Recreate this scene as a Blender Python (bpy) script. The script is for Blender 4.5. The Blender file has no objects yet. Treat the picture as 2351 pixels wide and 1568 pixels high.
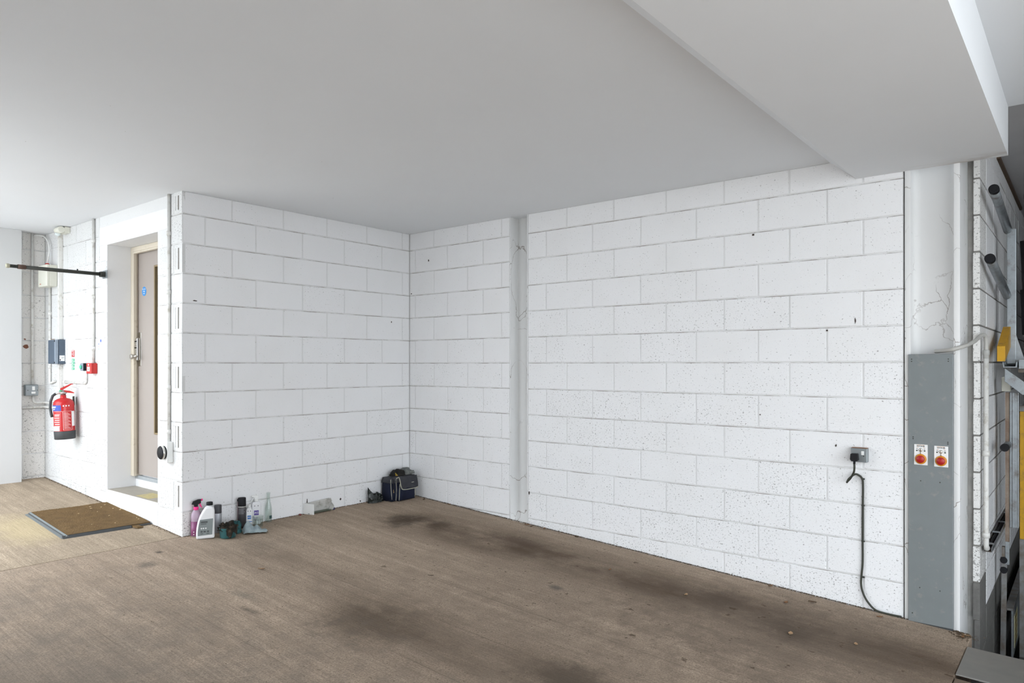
import bpy, bmesh, math, random
from mathutils import Vector, Matrix

random.seed(7)
R = math.radians
SC = bpy.context.scene
COL = SC.collection

# ------------------------------------------------------------------ camera
cam_d = bpy.data.cameras.new('camera')
cam = bpy.data.objects.new('camera', cam_d)
COL.objects.link(cam)
cam.location = (-4.853, -5.283, 1.292)
cam.rotation_euler = (R(90), 0, R(39.187 - 90))
cam_d.sensor_width = 36.0
cam_d.lens = 36.0 * 1625.0 / 2351.0
cam_d.shift_y = (837.6 - 784.0) / 2351.0
cam_d.clip_start = 0.02
cam_d.clip_end = 300
SC.camera = cam

# ------------------------------------------------------------------ sky and exposure
world = bpy.data.worlds.new('overcast_sky')
SC.world = world
world.use_nodes = True
bg = world.node_tree.nodes['Background']
bg.inputs['Color'].default_value = (0.87, 0.935, 1.0, 1)
bg.inputs['Strength'].default_value = 1.0
SC.view_settings.view_transform = 'Standard'
SC.view_settings.look = 'None'
SC.view_settings.exposure = 2.54
SC.view_settings.gamma = 1.0
SC.view_settings.use_curve_mapping = False
SC.cycles.max_bounces = 6
SC.cycles.diffuse_bounces = 4
SC.cycles.transmission_bounces = 8
SC.cycles.sample_clamp_indirect = 8.0

# ------------------------------------------------------------------ material helpers
class NT:
    def __init__(self, name):
        self.m = bpy.data.materials.new(name)
        self.m.use_nodes = True
        self.t = self.m.node_tree
        self.b = self.t.nodes['Principled BSDF']
        self.x = -300
    def n(self, typ, **kw):
        nd = self.t.nodes.new(typ)
        for k, v in kw.items():
            if k in nd.inputs:
                nd.inputs[k].default_value = v
            else:
                setattr(nd, k, v)
        return nd
    def l(self, a, b):
        self.t.links.new(a, b)
    def pos(self):
        return self.n('ShaderNodeNewGeometry').outputs['Position']
    def objc(self):
        return self.n('ShaderNodeTexCoord').outputs['Object']
    def mapping(self, vec, scale=(1, 1, 1), loc=(0, 0, 0), rot=(0, 0, 0)):
        mp = self.n('ShaderNodeMapping')
        mp.inputs['Scale'].default_value = scale
        mp.inputs['Location'].default_value = loc
        mp.inputs['Rotation'].default_value = rot
        self.l(vec, mp.inputs['Vector'])
        return mp.outputs['Vector']
    def noise(self, vec, scale, detail=3, rough=0.55):
        nd = self.n('ShaderNodeTexNoise')
        nd.inputs['Scale'].default_value = scale
        nd.inputs['Detail'].default_value = detail
        nd.inputs['Roughness'].default_value = rough
        self.l(vec, nd.inputs['Vector'])
        return nd.outputs['Fac']
    def ramp(self, fac, stops):
        nd = self.n('ShaderNodeValToRGB')
        e = nd.color_ramp.elements
        while len(e) < len(stops):
            e.new(0.5)
        for i, (p, c) in enumerate(stops):
            e[i].position = p
            e[i].color = (c, c, c, 1) if not isinstance(c, tuple) else (c + (1,))[:4]
        self.l(fac, nd.inputs['Fac'])
        return nd.outputs['Color']
    def math(self, op, a, b=None, c=None, clamp=False):
        nd = self.n('ShaderNodeMath', operation=op, use_clamp=clamp)
        for i, v in enumerate((a, b, c)):
            if v is None:
                continue
            if isinstance(v, (int, float)):
                nd.inputs[i].default_value = v
            else:
                self.l(v, nd.inputs[i])
        return nd.outputs[0]
    def mix(self, fac, a, b, blend='MIX'):
        nd = self.n('ShaderNodeMix', data_type='RGBA', blend_type=blend)
        for sock, v in ((nd.inputs[0], fac), (nd.inputs[6], a), (nd.inputs[7], b)):
            if isinstance(v, (int, float)):
                sock.default_value = v
            elif isinstance(v, tuple):
                sock.default_value = (v + (1,))[:4]
            else:
                self.l(v, sock)
        return nd.outputs[2]
    def maprange(self, v, a, b, c, d, smooth=False):
        nd = self.n('ShaderNodeMapRange')
        nd.clamp = True
        if smooth:
            nd.interpolation_type = 'SMOOTHSTEP'
        self.l(v, nd.inputs[0])
        for i, q in enumerate((a, b, c, d)):
            nd.inputs[i + 1].default_value = q
        return nd.outputs[0]
    def bump(self, h, strength=0.4, dist=0.01):
        nd = self.n('ShaderNodeBump')
        nd.inputs['Strength'].default_value = strength
        nd.inputs['Distance'].default_value = dist
        self.l(h, nd.inputs['Height'])
        self.l(nd.outputs['Normal'], self.b.inputs['Normal'])
    def color(self, c):
        if isinstance(c, tuple):
            self.b.inputs['Base Color'].default_value = (c + (1,))[:4]
        else:
            self.l(c, self.b.inputs['Base Color'])
    def set(self, rough=None, metal=None, spec=None):
        if rough is not None:
            self.b.inputs['Roughness'].default_value = rough
        if metal is not None:
            self.b.inputs['Metallic'].default_value = metal
        if spec is not None:
            self.b.inputs['Specular IOR Level'].default_value = spec

MATS = {}
def simple(name, col, rough=0.5, metal=0.0, var=0.12, scale=30.0, dirt=None, dirt_amt=0.0, dirt_scale=8.0, bump=0.0, bscale=120.0, spec=None):
    """plain coating with slight mottling and optional grime"""
    if name in MATS:
        return MATS[name]
    t = NT(name)
    p = t.objc()
    n = t.noise(p, scale, 3)
    dark = tuple(c * (1 - var) for c in col)
    lite = tuple(min(1, c * (1 + var)) for c in col)
    c = t.mix(n, dark, lite)
    if dirt:
        d = t.ramp(t.noise(p, dirt_scale, 5, 0.7), [(0.5 - dirt_amt * 0.5, 1.0), (0.62, 0.0)][::-1] if False else [(max(0.0, 0.62 - dirt_amt), 0.0), (min(1.0, 0.82 - dirt_amt * 0.5), 1.0)])
        c = t.mix(d, c, dirt)
    t.color(c)
    t.set(rough, metal, spec)
    if bump:
        t.bump(t.noise(p, bscale, 3), bump, 0.004)
    MATS[name] = t.m
    return t.m

def block_paint(name, dens, base=(0.835, 0.835, 0.84), smooth=False):
    """painted dense concrete block: white emulsion with open pits the paint missed"""
    t = NT(name)
    p = t.pos()
    rnd = t.n('ShaderNodeObjectInfo').outputs['Random']
    off = t.math('MULTIPLY', rnd, 0.15)
    big = t.noise(p, 2.3, 2, 0.6)
    # pits
    pv = t.mapping(p, scale=(1, 1, 1.25))
    n1 = t.noise(pv, 74.0, 3, 0.62)
    n2 = t.noise(pv, 165.0, 2, 0.6)
    clump = t.noise(p, 9.0, 2, 0.6)
    # threshold lowers (more pits) where clump/random are high, and low on the wall
    sep = t.n('ShaderNodeSeparateXYZ')
    t.l(p, sep.inputs[0])
    low = t.maprange(sep.outputs['Z'], -0.3, 1.6, 0.045, 0.0)
    thr = t.math('SUBTRACT', 0.822 - dens * 0.055, t.math('MULTIPLY', t.math('MULTIPLY', rnd, rnd), 0.048))
    thr = t.math('SUBTRACT', thr, t.math('MULTIPLY', clump, 0.12))
    thr = t.math('SUBTRACT', thr, low)
    d1 = t.math('MULTIPLY', t.math('SUBTRACT', t.math('ADD', n1, 0.045), thr), 22.0, clamp=True)
    thr2 = t.math('ADD', thr, 0.015)
    d2 = t.math('MULTIPLY', t.math('SUBTRACT', t.math('ADD', n2, 0.02), thr2), 14.0, clamp=True)
    pit = t.math('MAXIMUM', d1, d2)
    grime = t.maprange(big, 0.45, 0.75, 0.0, 0.10)
    c = t.mix(grime, base, (0.62, 0.60, 0.55))
    c = t.mix(t.math('MULTIPLY', pit, 0.72), c, (0.13, 0.12, 0.105))
    t.color(c)
    t.set(0.75, 0.0, 0.25)
    t.bump(t.noise(p, 95.0, 1, 0.6), 0.5, 0.003)
    MATS[name] = t.m
    return t.m

def mortar_mat(name, dirt=0.85):
    """painted joint: white, with brown dirt lodged along the lower lip of the bed joints"""
    t = NT(name)
    p = t.pos()
    sep = t.n('ShaderNodeSeparateXYZ')
    t.l(p, sep.inputs[0])
    # distance from bed joint centre (joints at 2.434 - 0.225 k)
    z = t.math('FRACT', t.math('DIVIDE', t.math('ADD', t.math('SUBTRACT', sep.outputs['Z'], 2.434), 0.225 * 40 + 0.005), 0.225))
    line = t.math('MULTIPLY', t.maprange(z, 0.0, 0.004, 0.0, 1.0), t.maprange(z, 0.017, 0.024, 1.0, 0.0))
    brk = t.ramp(t.noise(p, 5.5, 5, 0.65), [(0.40, 0.0), (0.60, 1.0)])
    d = t.math('MULTIPLY', t.math('MULTIPLY', line, brk), dirt)
    spots = t.math('MULTIPLY', t.ramp(t.noise(p, 34.0, 4, 0.7), [(0.64, 0.0), (0.74, 1.0)]), 0.5)
    d = t.math('MAXIMUM', d, spots)
    t.color(t.mix(d, (0.73, 0.73, 0.725), (0.15, 0.115, 0.085)))
    t.set(0.85, 0, 0.2)
    t.bump(t.noise(p, 160.0, 3), 0.5, 0.004)
    MATS[name] = t.m
    return t.m

M_BLOCK_A = block_paint('painted_block_smooth', 0.45)
M_BLOCK_B = block_paint('painted_block', 0.95)
M_BLOCK_C = block_paint('painted_block_pitted', 1.15, base=(0.68, 0.68, 0.675))
M_BLOCK_D = block_paint('painted_block_dirty', 1.25, base=(0.74, 0.72, 0.69))
M_BLOCK_E = block_paint('painted_block_open', 1.9, base=(0.76, 0.75, 0.73))
M_MORTAR = mortar_mat('painted_mortar')
M_MORTAR_BAY = simple('grubby_bay_mortar', (0.22, 0.21, 0.195), 0.9, var=0.4, scale=30)
M_WHITE = simple('white_wall_paint', (0.80, 0.80, 0.80), 0.6, var=0.03, scale=4, dirt=(0.5, 0.46, 0.4), dirt_amt=0.02, bump=0.12, bscale=220)
M_REVEAL = simple('white_render_paint', (0.78, 0.78, 0.78), 0.7, var=0.03, scale=5, bump=0.25, bscale=260)

def ceiling_mat():
    t = NT('ceiling_paint')
    p = t.pos()
    n = t.noise(p, 0.8, 4, 0.6)
    c = t.mix(n, (0.745, 0.760, 0.778), (0.795, 0.811, 0.829))
    sp = t.ramp(t.noise(p, 26.0, 2), [(0.80, 0.0), (0.84, 1.0)])
    c = t.mix(sp, c, (0.35, 0.33, 0.3))
    t.color(c)
    t.set(0.9, 0, 0.15)
    return t.m
M_CEIL = ceiling_mat()

def beam_mat():
    t = NT('beam_paint')
    p = t.pos()
    n = t.noise(p, 1.1, 4, 0.6)
    c = t.mix(n, (0.740, 0.755, 0.772), (0.785, 0.80, 0.816))
    # brown water stain at the end of the beam
    sep = t.n('ShaderNodeSeparateXYZ'); t.l(p, sep.inputs[0])
    end = t.maprange(sep.outputs['X'], -0.16, -0.01, 0.0, 1.0)
    yy = t.maprange(sep.outputs['Y'], -4.35, -4.85, 0.0, 1.0)
    zz = t.maprange(sep.outputs['Z'], 2.48, 2.50, 1.0, 0.0)
    pat = t.ramp(t.noise(t.mapping(p, scale=(9, 2.2, 2)), 2.2, 5, 0.65), [(0.40, 0.0), (0.72, 1.0)])
    f = t.math('MULTIPLY', t.math('MULTIPLY', end, yy), t.math('MULTIPLY', pat, zz))
    t.color(t.mix(t.math('MULTIPLY', f, 0.9), c, (0.34, 0.26, 0.20)))
    t.set(0.9, 0, 0.15)
    return t.m
M_BEAM = beam_mat()

def floor_mat(name, tint, stains):
    """tamped concrete: fine ridges along Y, tyre dirt in two tracks, oil drips"""
    t = NT(name)
    p = t.pos()
    sep = t.n('ShaderNodeSeparateXYZ'); t.l(p, sep.inputs[0])
    X, Y = sep.outputs['X'], sep.outputs['Y']
    wob = t.math('MULTIPLY', t.math('SUBTRACT', t.noise(p, 0.7, 2), 0.5), 0.10)
    cx = t.n('ShaderNodeCombineXYZ')
    t.l(t.math('ADD', X, wob), cx.inputs[0])
    t.l(t.math('MULTIPLY', Y, 0.035), cx.inputs[1])
    brush = t.noise(cx.outputs[0], 75.0, 4, 0.65)
    coarse = t.noise(cx.outputs[0], 13.0, 4, 0.6)
    grain = t.noise(p, 120.0, 4, 0.75)
    mott = t.noise(t.mapping(p, scale=(1, 0.45, 1)), 7.0, 5, 0.65)
    big = t.noise(p, 1.3, 5, 0.62)
    c = t.mix(big, tuple(v * 0.80 for v in tint), tuple(v * 1.16 for v in tint))
    c = t.mix(t.maprange(brush, 0.40, 0.66, 0.0, 0.48), c, tuple(v * 0.52 for v in tint))
    c = t.mix(t.maprange(coarse, 0.50, 0.70, 0.0, 0.42), c, tuple(v * 0.62 for v in tint))
    c = t.mix(t.maprange(coarse, 0.50, 0.32, 0.0, 0.45), c, tuple(min(1, v * 1.32) for v in tint))
    c = t.mix(t.maprange(grain, 0.36, 0.60, 0.85, 0.0), c, tuple(v * 0.40 for v in tint))
    c = t.mix(t.maprange(mott, 0.46, 0.66, 0.0, 0.38), c, tuple(v * 0.50 for v in tint))
    # long tamping ridges left by the screed board
    rid = t.math('ABSOLUTE', t.math('SUBTRACT', t.math('FRACT', t.math('DIVIDE', t.math('ADD', X, t.math('ADD', t.math('MULTIPLY', wob, 0.12), 2.035 + 0.45 * 20)), 0.45)), 0.0))
    rl = t.math('MULTIPLY', t.maprange(rid, 0.0, 0.008, 0.0, 1.0), t.maprange(rid, 0.012, 0.026, 1.0, 0.0))
    rb = t.ramp(t.noise(t.mapping(p, scale=(1, 0.5, 1)), 1.7, 3, 0.6), [(0.48, 0.0), (0.60, 1.0)])
    c = t.mix(t.math('MULTIPLY', t.math('MULTIPLY', rl, rb), 0.7), c, tuple(v * 0.38 for v in tint))
    # fine brown litter specks
    sp = t.ramp(t.noise(t.mapping(p, scale=(1, 0.6, 1)), 42.0, 2, 0.5), [(0.705, 0.0), (0.74, 1.0)])
    c = t.mix(t.math('MULTIPLY', sp, 0.55), c, (0.09, 0.065, 0.04))
    if not stains:
        # sandy yellow patch beside the mat
        ax = t.math('DIVIDE', t.math('SUBTRACT', X, -3.02), 0.30); ay = t.math('DIVIDE', t.math('SUBTRACT', Y, 0.95), 0.55)
        dd = t.math('ADD', t.math('SQRT', t.math('ADD', t.math('MULTIPLY', ax, ax), t.math('MULTIPLY', ay, ay))), t.math('MULTIPLY', t.math('SUBTRACT', t.noise(p, 5.0, 4, 0.6), 0.5), 1.0))
        c = t.mix(t.math('MULTIPLY', t.maprange(dd, 0.3, 1.2, 1.0, 0.0, True), 0.55), c, (0.54, 0.44, 0.26))
    if stains:
        # two dark wheel tracks along Y
        def track(x0, w, y0, y1, amt, seed):
            dx = t.math('ABSOLUTE', t.math('SUBTRACT', t.math('ADD', X, t.math('MULTIPLY', wob, 2.0)), x0))
            f = t.maprange(dx, 0.0, w, 1.0, 0.0, True)
            g = t.math('MULTIPLY', t.maprange(Y, y0 + 0.35, y0 - 0.15, 0.0, 1.0, True), t.maprange(Y, y1, y1 - 0.6, 1.0, 0.0, True))
            pt = t.ramp(t.noise(t.mapping(p, scale=(1, 0.62, 1), loc=(seed, 0, 0)), 3.1, 5, 0.6), [(0.30, 0.30), (0.60, 1.0)])
            return t.math('MULTIPLY', t.math('MULTIPLY', f, g), t.math('MULTIPLY', pt, amt))
        f1 = track(-0.64, 0.50, -0.72, -4.6, 0.92, 3.3)
        f2 = track(-2.22, 0.48, -1.9, -4.2, 0.75, 9.1)
        f3 = track(-2.10, 0.42, -0.75, -1.5, 0.42, 5.0)
        c = t.mix(f1, c, (0.085, 0.058, 0.038))
        c = t.mix(f2, c, (0.095, 0.068, 0.046))
        c = t.mix(f3, c, (0.10, 0.075, 0.053))
        edge = t.math('MULTIPLY', t.math('SUBTRACT', t.noise(p, 7.0, 5, 0.7), 0.5), 2.2)
        # oil marks and one wide left patch of painted shade: (x, y, rx, ry, strength, colour)
        for (sx, sy, rx, ry, amt, col) in (
                (-0.76, -0.72, 0.24, 0.20, 0.80, (0.052, 0.038, 0.027)), (-0.62, -1.02, 0.14, 0.13, 0.70, (0.058, 0.042, 0.029)),
                (-0.50, -1.75, 0.16, 0.30, 0.55, (0.075, 0.048, 0.034)), (-0.56, -3.50, 0.16, 0.18, 0.70, (0.058, 0.042, 0.030)),
                (-0.70, -3.95, 0.20, 0.22, 0.75, (0.058, 0.042, 0.029)), (-2.34, -2.20, 0.26, 0.30, 0.60, (0.068, 0.050, 0.034)),
                (-2.10, -3.37, 0.20, 0.25, 0.75, (0.060, 0.046, 0.033)), (-1.13, -2.62, 0.045, 0.085, 0.75, (0.105, 0.095, 0.088)),
                (-2.70, -1.60, 0.035, 0.095, 0.70, (0.085, 0.075, 0.062)), (-2.76, -0.465, 0.075, 0.07, 0.65, (0.12, 0.105, 0.09)),
                (-2.584, -0.26, 0.03, 0.03, 0.85, (0.05, 0.045, 0.04)), (-2.60, -1.40, 0.05, 0.13, 0.45, (0.10, 0.11, 0.095)),
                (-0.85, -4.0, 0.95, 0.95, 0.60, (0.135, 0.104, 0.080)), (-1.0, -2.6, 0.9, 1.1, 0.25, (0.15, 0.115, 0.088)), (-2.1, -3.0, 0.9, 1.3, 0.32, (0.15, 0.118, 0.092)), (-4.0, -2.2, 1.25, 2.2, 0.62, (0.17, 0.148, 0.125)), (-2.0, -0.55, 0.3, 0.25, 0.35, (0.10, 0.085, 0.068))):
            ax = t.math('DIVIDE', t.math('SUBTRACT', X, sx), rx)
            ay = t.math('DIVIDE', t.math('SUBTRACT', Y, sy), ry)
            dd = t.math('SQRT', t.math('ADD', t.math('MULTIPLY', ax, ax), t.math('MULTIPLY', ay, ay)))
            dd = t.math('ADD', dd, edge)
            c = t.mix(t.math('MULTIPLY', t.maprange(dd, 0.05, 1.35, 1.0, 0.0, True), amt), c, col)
        # brown oil drips between the tracks and along wall
        dr = t.ramp(t.noise(t.mapping(p, scale=(1, 0.75, 1)), 15.0, 3, 0.6), [(0.665, 0.0), (0.70, 1.0)])
        zone = t.math('MULTIPLY', t.maprange(X, -2.0, -1.55, 0.0, 1.0, True), t.maprange(Y, -0.9, -1.7, 0.15, 1.0, True))
        c = t.mix(t.math('MULTIPLY', t.math('MULTIPLY', dr, zone), 0.75), c, (0.075, 0.052, 0.033))
    t.color(c)
    t.set(0.9, 0, 0.10)
    t.bump(t.noise(t.mapping(p, scale=(1, 0.06, 1)), 90.0, 2, 0.6), 0.45, 0.006)
    MATS[name] = t.m
    return t.m
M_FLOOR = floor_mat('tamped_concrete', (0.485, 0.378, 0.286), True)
M_FLOOR2 = floor_mat('tamped_concrete_porch', (0.515, 0.412, 0.305), False)

# ------------------------------------------------------------------ mesh helpers
class MB:
    def __init__(self):
        self.v = []; self.f = []; self.s = []
    def quad(self, a, b, c, d, smooth=False):
        i = len(self.v); self.v += [a, b, c, d]; self.f.append((i, i + 1, i + 2, i + 3)); self.s.append(smooth)
    def box(self, x0, x1, y0, y1, z0, z1):
        i = len(self.v)
        self.v += [(x0, y0, z0), (x1, y0, z0), (x1, y1, z0), (x0, y1, z0), (x0, y0, z1), (x1, y0, z1), (x1, y1, z1), (x0, y1, z1)]
        for f in ((0, 3, 2, 1), (4, 5, 6, 7), (0, 1, 5, 4), (1, 2, 6, 5), (2, 3, 7, 6), (3, 0, 4, 7)):
            self.f.append(tuple(i + q for q in f)); self.s.append(False)
        return self
    def prism(self, prof, z0, z1, axis='z'):
        """extrude a closed CCW 2D profile; axis z: (x,y), axis y: (x,z), axis x: (y,z)"""
        def P(a, b, c):
            return {'z': (a, b, c), 'y': (a, c, b), 'x': (c, a, b)}[axis]
        n = len(prof); i = len(self.v)
        self.v += [P(a, b, z0) for a, b in prof] + [P(a, b, z1) for a, b in prof]
        flip = axis == 'y'
        bot = tuple(i + k for k in range(n)); top = tuple(i + n + k for k in range(n))
        self.f.append(bot if flip else bot[::-1]); self.f.append(top[::-1] if flip else top); self.s += [False, False]
        for k in range(n):
            q = (i + k, i + (k + 1) % n, i + n + (k + 1) % n, i + n + k)
            self.f.append(q[::-1] if flip else q); self.s.append(False)
        return self
    def lathe(self, prof, seg=20, c=(0, 0, 0), sx=1.0, sy=1.0, axis='z', smooth=True):
        """prof: list of (r, h) from bottom to top; axis the direction of h"""
        i = len(self.v); n = len(prof)
        def P(x, y, h):
            if axis == 'z': return (c[0] + x, c[1] + y, c[2] + h)
            if axis == 'x': return (c[0] + h, c[1] + x, c[2] + y)
            return (c[0] + y, c[1] + h, c[2] + x)
        for r, h in prof:
            for k in range(seg):
                a = 2 * math.pi * k / seg
                self.v.append(P(r * math.cos(a) * sx, r * math.sin(a) * sy, h))
        for j in range(n - 1):
            for k in range(seg):
                k2 = (k + 1) % seg
                self.f.append((i + j * seg + k, i + j * seg + k2, i + (j + 1) * seg + k2, i + (j + 1) * seg + k)); self.s.append(smooth)
        if prof[0][0] > 1e-6:
            self.f.append(tuple(i + k for k in range(seg))[::-1]); self.s.append(False)
        if prof[-1][0] > 1e-6:
            self.f.append(tuple(i + (n - 1) * seg + k for k in range(seg))); self.s.append(False)
        return self
    def cyl(self, a, b, r, seg=14, r2=None):
        return self.tube([a, b], [r, r if r2 is None else r2], seg)
    def tube(self, pts, r, seg=10, smooth=True):
        pts = [Vector(p) for p in pts]
        rs = r if isinstance(r, (list, tuple)) else [r] * len(pts)
        i = len(self.v); n = len(pts)
        up = None
        for j, p in enumerate(pts):
            d = (pts[min(j + 1, n - 1)] - pts[max(j - 1, 0)]).normalized()
            if up is None:
                up = Vector((0, 0, 1)) if abs(d.z) < 0.9 else Vector((1, 0, 0))
            s = d.cross(up)
            if s.length < 1e-5:
                s = d.orthogonal()
            s.normalize(); up = s.cross(d).normalized()
            for k in range(seg):
                a = 2 * math.pi * k / seg
                self.v.append(tuple(p + (s * math.cos(a) + up * math.sin(a)) * rs[j]))
        for j in range(n - 1):
            for k in range(seg):
                k2 = (k + 1) % seg
                self.f.append((i + j * seg + k, i + (j + 1) * seg + k, i + (j + 1) * seg + k2, i + j * seg + k2)); self.s.append(smooth)
        self.f.append(tuple(i + k for k in range(seg))); self.s.append(False)
        self.f.append(tuple(i + (n - 1) * seg + k for k in range(seg))[::-1]); self.s.append(False)
        return self
    def grid(self, fn, nu, nv, smooth=True, closed_u=False):
        i = len(self.v)
        for b in range(nv + 1):
            for a in range(nu + (0 if closed_u else 1)):
                self.v.append(tuple(fn(a / nu, b / nv)))
        w = nu if closed_u else nu + 1
        for b in range(nv):
            for a in range(nu):
                a2 = (a + 1) % w if closed_u else a + 1
                self.f.append((i + b * w + a, i + b * w + a2, i + (b + 1) * w + a2, i + (b + 1) * w + a)); self.s.append(smooth)
        return self
    def mesh(self, name):
        me = bpy.data.meshes.new(name)
        me.from_pydata([tuple(v) for v in self.v], [], self.f)
        me.polygons.foreach_set('use_smooth', self.s)
        bm = bmesh.new(); bm.from_mesh(me)
        bmesh.ops.recalc_face_normals(bm, faces=bm.faces)
        bm.to_mesh(me); bm.free()
        me.update()
        return me
    def build(self, name, mat, parent=None, bevel=0.0, segs=2, loc=None, rot=None, solid=0.0, sub=0):
        me = self.mesh(name)
        return link(name, me, mat, parent, bevel, segs, loc, rot, solid, sub)

def link(name, me, mat, parent=None, bevel=0.0, segs=2, loc=None, rot=None, solid=0.0, sub=0):
    if mat is not None and not me.materials:
        me.materials.append(mat)
    o = bpy.data.objects.new(name, me)
    COL.objects.link(o)
    if parent is not None:
        o.parent = parent
    if loc is not None: o.location = loc
    if rot is not None: o.rotation_euler = rot
    if solid:
        md = o.modifiers.new('thickness', 'SOLIDIFY'); md.thickness = solid; md.offset = 0
    if bevel:
        md = o.modifiers.new('bevel', 'BEVEL'); md.width = bevel; md.segments = segs; md.limit_method = 'ANGLE'; md.angle_limit = R(40)
        md.harden_normals = False
    if sub:
        md = o.modifiers.new('subdivision', 'SUBSURF'); md.levels = sub; md.render_levels = sub
    return o

def tag(o, label, cat, group=None, kind=None):
    o['label'] = label; o['category'] = cat
    if group: o['group'] = group
    if kind: o['kind'] = kind
    return o

def thing(name, label, cat, loc, rz=0.0, group=None):
    o = bpy.data.objects.new(name, None)
    o.empty_display_size = 0.05
    COL.objects.link(o)
    o.location = loc; o.rotation_euler = (0, 0, rz)
    return tag(o, label, cat, group)

def struct(o, label=None):
    o['kind'] = 'structure'
    if label: o['label'] = label
    return o

def bx(name, mat, parent, x0, x1, y0, y1, z0, z1, bevel=0.0, segs=2):
    return MB().box(x0, x1, y0, y1, z0, z1).build(name, mat, parent, bevel, segs)

def text_mesh(body, size, depth=0.0004, align='CENTER'):
    cu = bpy.data.curves.new('lettering', 'FONT')
    cu.body = body; cu.size = size; cu.extrude = depth; cu.align_x = align; cu.align_y = 'CENTER'
    cu.resolution_u = 3
    o = bpy.data.objects.new('lettering', cu)
    COL.objects.link(o)
    dg = bpy.context.evaluated_depsgraph_get()
    me = bpy.data.meshes.new_from_object(o.evaluated_get(dg))
    bpy.data.objects.remove(o); bpy.data.curves.remove(cu)
    return me

XL, YR = -5.3, -8.0          # open front of the garage on the left, open lane behind the camera
XO, YO = -4.1, -0.45         # opening stepped in by the door, out of view, shaped to admit more daylight
def SLOPE(y):
    return 0.0565 * y

# ------------------------------------------------------------------ floor, ceiling, beams
def sloped(name, mat, x0, x1, y0, y1, th=0.25, parent=None):
    m = MB(); i = 0
    m.v = [(x0, y0, SLOPE(y0) - th), (x1, y0, SLOPE(y0) - th), (x1, y1, SLOPE(y1) - th), (x0, y1, SLOPE(y1) - th),
           (x0, y0, SLOPE(y0)), (x1, y0, SLOPE(y0)), (x1, y1, SLOPE(y1)), (x0, y1, SLOPE(y1))]
    m.f = [(0, 3, 2, 1), (4, 5, 6, 7), (0, 1, 5, 4), (1, 2, 6, 5), (2, 3, 7, 6), (3, 0, 4, 7)]; m.s = [False] * 6
    return m.build(name, mat, parent, 0.004, 1)

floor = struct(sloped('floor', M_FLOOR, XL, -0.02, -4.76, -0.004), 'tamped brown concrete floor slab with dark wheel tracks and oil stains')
porch = sloped('floor_slab', M_FLOOR2, XO, -2.03, 0.004, 3.3, parent=floor)
porch['label'] = 'paler concrete slab by the door'
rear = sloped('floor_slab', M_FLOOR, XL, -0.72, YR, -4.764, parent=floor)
bx('floor_joint', simple('joint_filler', (0.12, 0.10, 0.08), 0.95), floor, XO, -2.03, -0.006, 0.006, -0.05, -0.004)

ceil = struct(MB().box(XL, 0.25, -3.985, YO, 2.60, 2.92).box(XO, 0.25, YO, 3.3, 2.60, 2.92).build('ceiling', M_CEIL), 'flat pale painted garage ceiling')
bay_slab = MB().box(XL, 0.0, YR, -4.93, 2.745, 2.92).build('ceiling_slab', M_CEIL, ceil)
MB().box(0.0, 6.0, YR, -4.70, 2.80, 3.0).build('ceiling_slab', simple('grey_bay_soffit', (0.46, 0.46, 0.475), 0.9, var=0.1, scale=3, bump=0.15), ceil)  # bay soffit in a darker grey than the main ceiling
beam = MB().prism([(-4.93, 2.47), (-4.14, 2.47), (-3.985, 2.60), (-3.985, 2.92), (-4.93, 2.92)], XL, 0.0, 'x').build('ceiling_beam', M_BEAM)
struct(beam, 'deep boxed ceiling beam with one sloping side and a stained end')

# ------------------------------------------------------------------ block walls
J0 = 2.434
def jz(k): return J0 - 0.225 * k
BLOCKS = {}
def block_mesh(w, h, d, mat):
    key = (round(w, 3), round(h, 3), round(d, 3), mat.name)
    if key in BLOCKS: return BLOCKS[key]
    c = 0.0032
    m = MB()
    m.v = [(0, -0.003, 0), (w, -0.003, 0), (w, -0.003, h), (0, -0.003, h),
           (0, d - c, 0), (w, d - c, 0), (w, d - c, h), (0, d - c, h),
           (c, d, c), (w - c, d, c), (w - c, d, h - c), (c, d, h - c)]
    m.f = [(0, 1, 5, 4), (1, 2, 6, 5), (2, 3, 7, 6), (3, 0, 4, 7), (4, 5, 9, 8), (5, 6, 10, 9), (6, 7, 11, 10), (7, 4, 8, 11), (8, 9, 10, 11)]
    m.s = [False] * 9
    me = m.mesh('block'); me.materials.append(mat)
    BLOCKS[key] = me
    return me

PROUD = 0.0042
def lay_blocks(wall, mat, rows, u0, u1, joints, holes=(), proud=PROUD, ztop=2.6, zfirst=None):
    """rows: iterable of row numbers; joints(row) -> list of u of perpends; holes: (u0,u1,z0,z1) kept clear.
    wall: parent whose local x runs along the wall and local y points out of its face"""
    g = 0.005
    for r in rows:
        za = jz(r) + g
        zb = (jz(r - 1) - g) if r > 0 or zfirst is not None else ztop
        zb = min(zb, ztop)
        if zb - za < 0.02: continue
        us = [u0] + sorted(u for u in joints(r) if u0 + 0.02 < u < u1 - 0.02) + [u1]
        for a, b in zip(us[:-1], us[1:]):
            a2 = a + (g if a != u0 else 0.0); b2 = b - (g if b != u1 else 0.0)
            segs = [(a2, b2)]
            for (h0, h1, hz0, hz1) in holes:
                if zb > hz0 + 0.01 and za < hz1 - 0.01:
                    ns = []
                    for (p, q) in segs:
                        if q <= h0 or p >= h1: ns.append((p, q)); continue
                        if p < h0 - 0.015: ns.append((p, h0))
                        if q > h1 + 0.015: ns.append((h1, q))
                    segs = ns
            for (p, q) in segs:
                me = block_mesh(q - p, zb - za, proud, mat)
                o = bpy.data.objects.new('block', me)
                COL.objects.link(o)
                o.parent = wall
                o.location = (p, random.uniform(-0.0010, 0.0010), za)
                o.rotation_euler = (random.uniform(-0.004, 0.004), 0, random.uniform(-0.002, 0.002))

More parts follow.
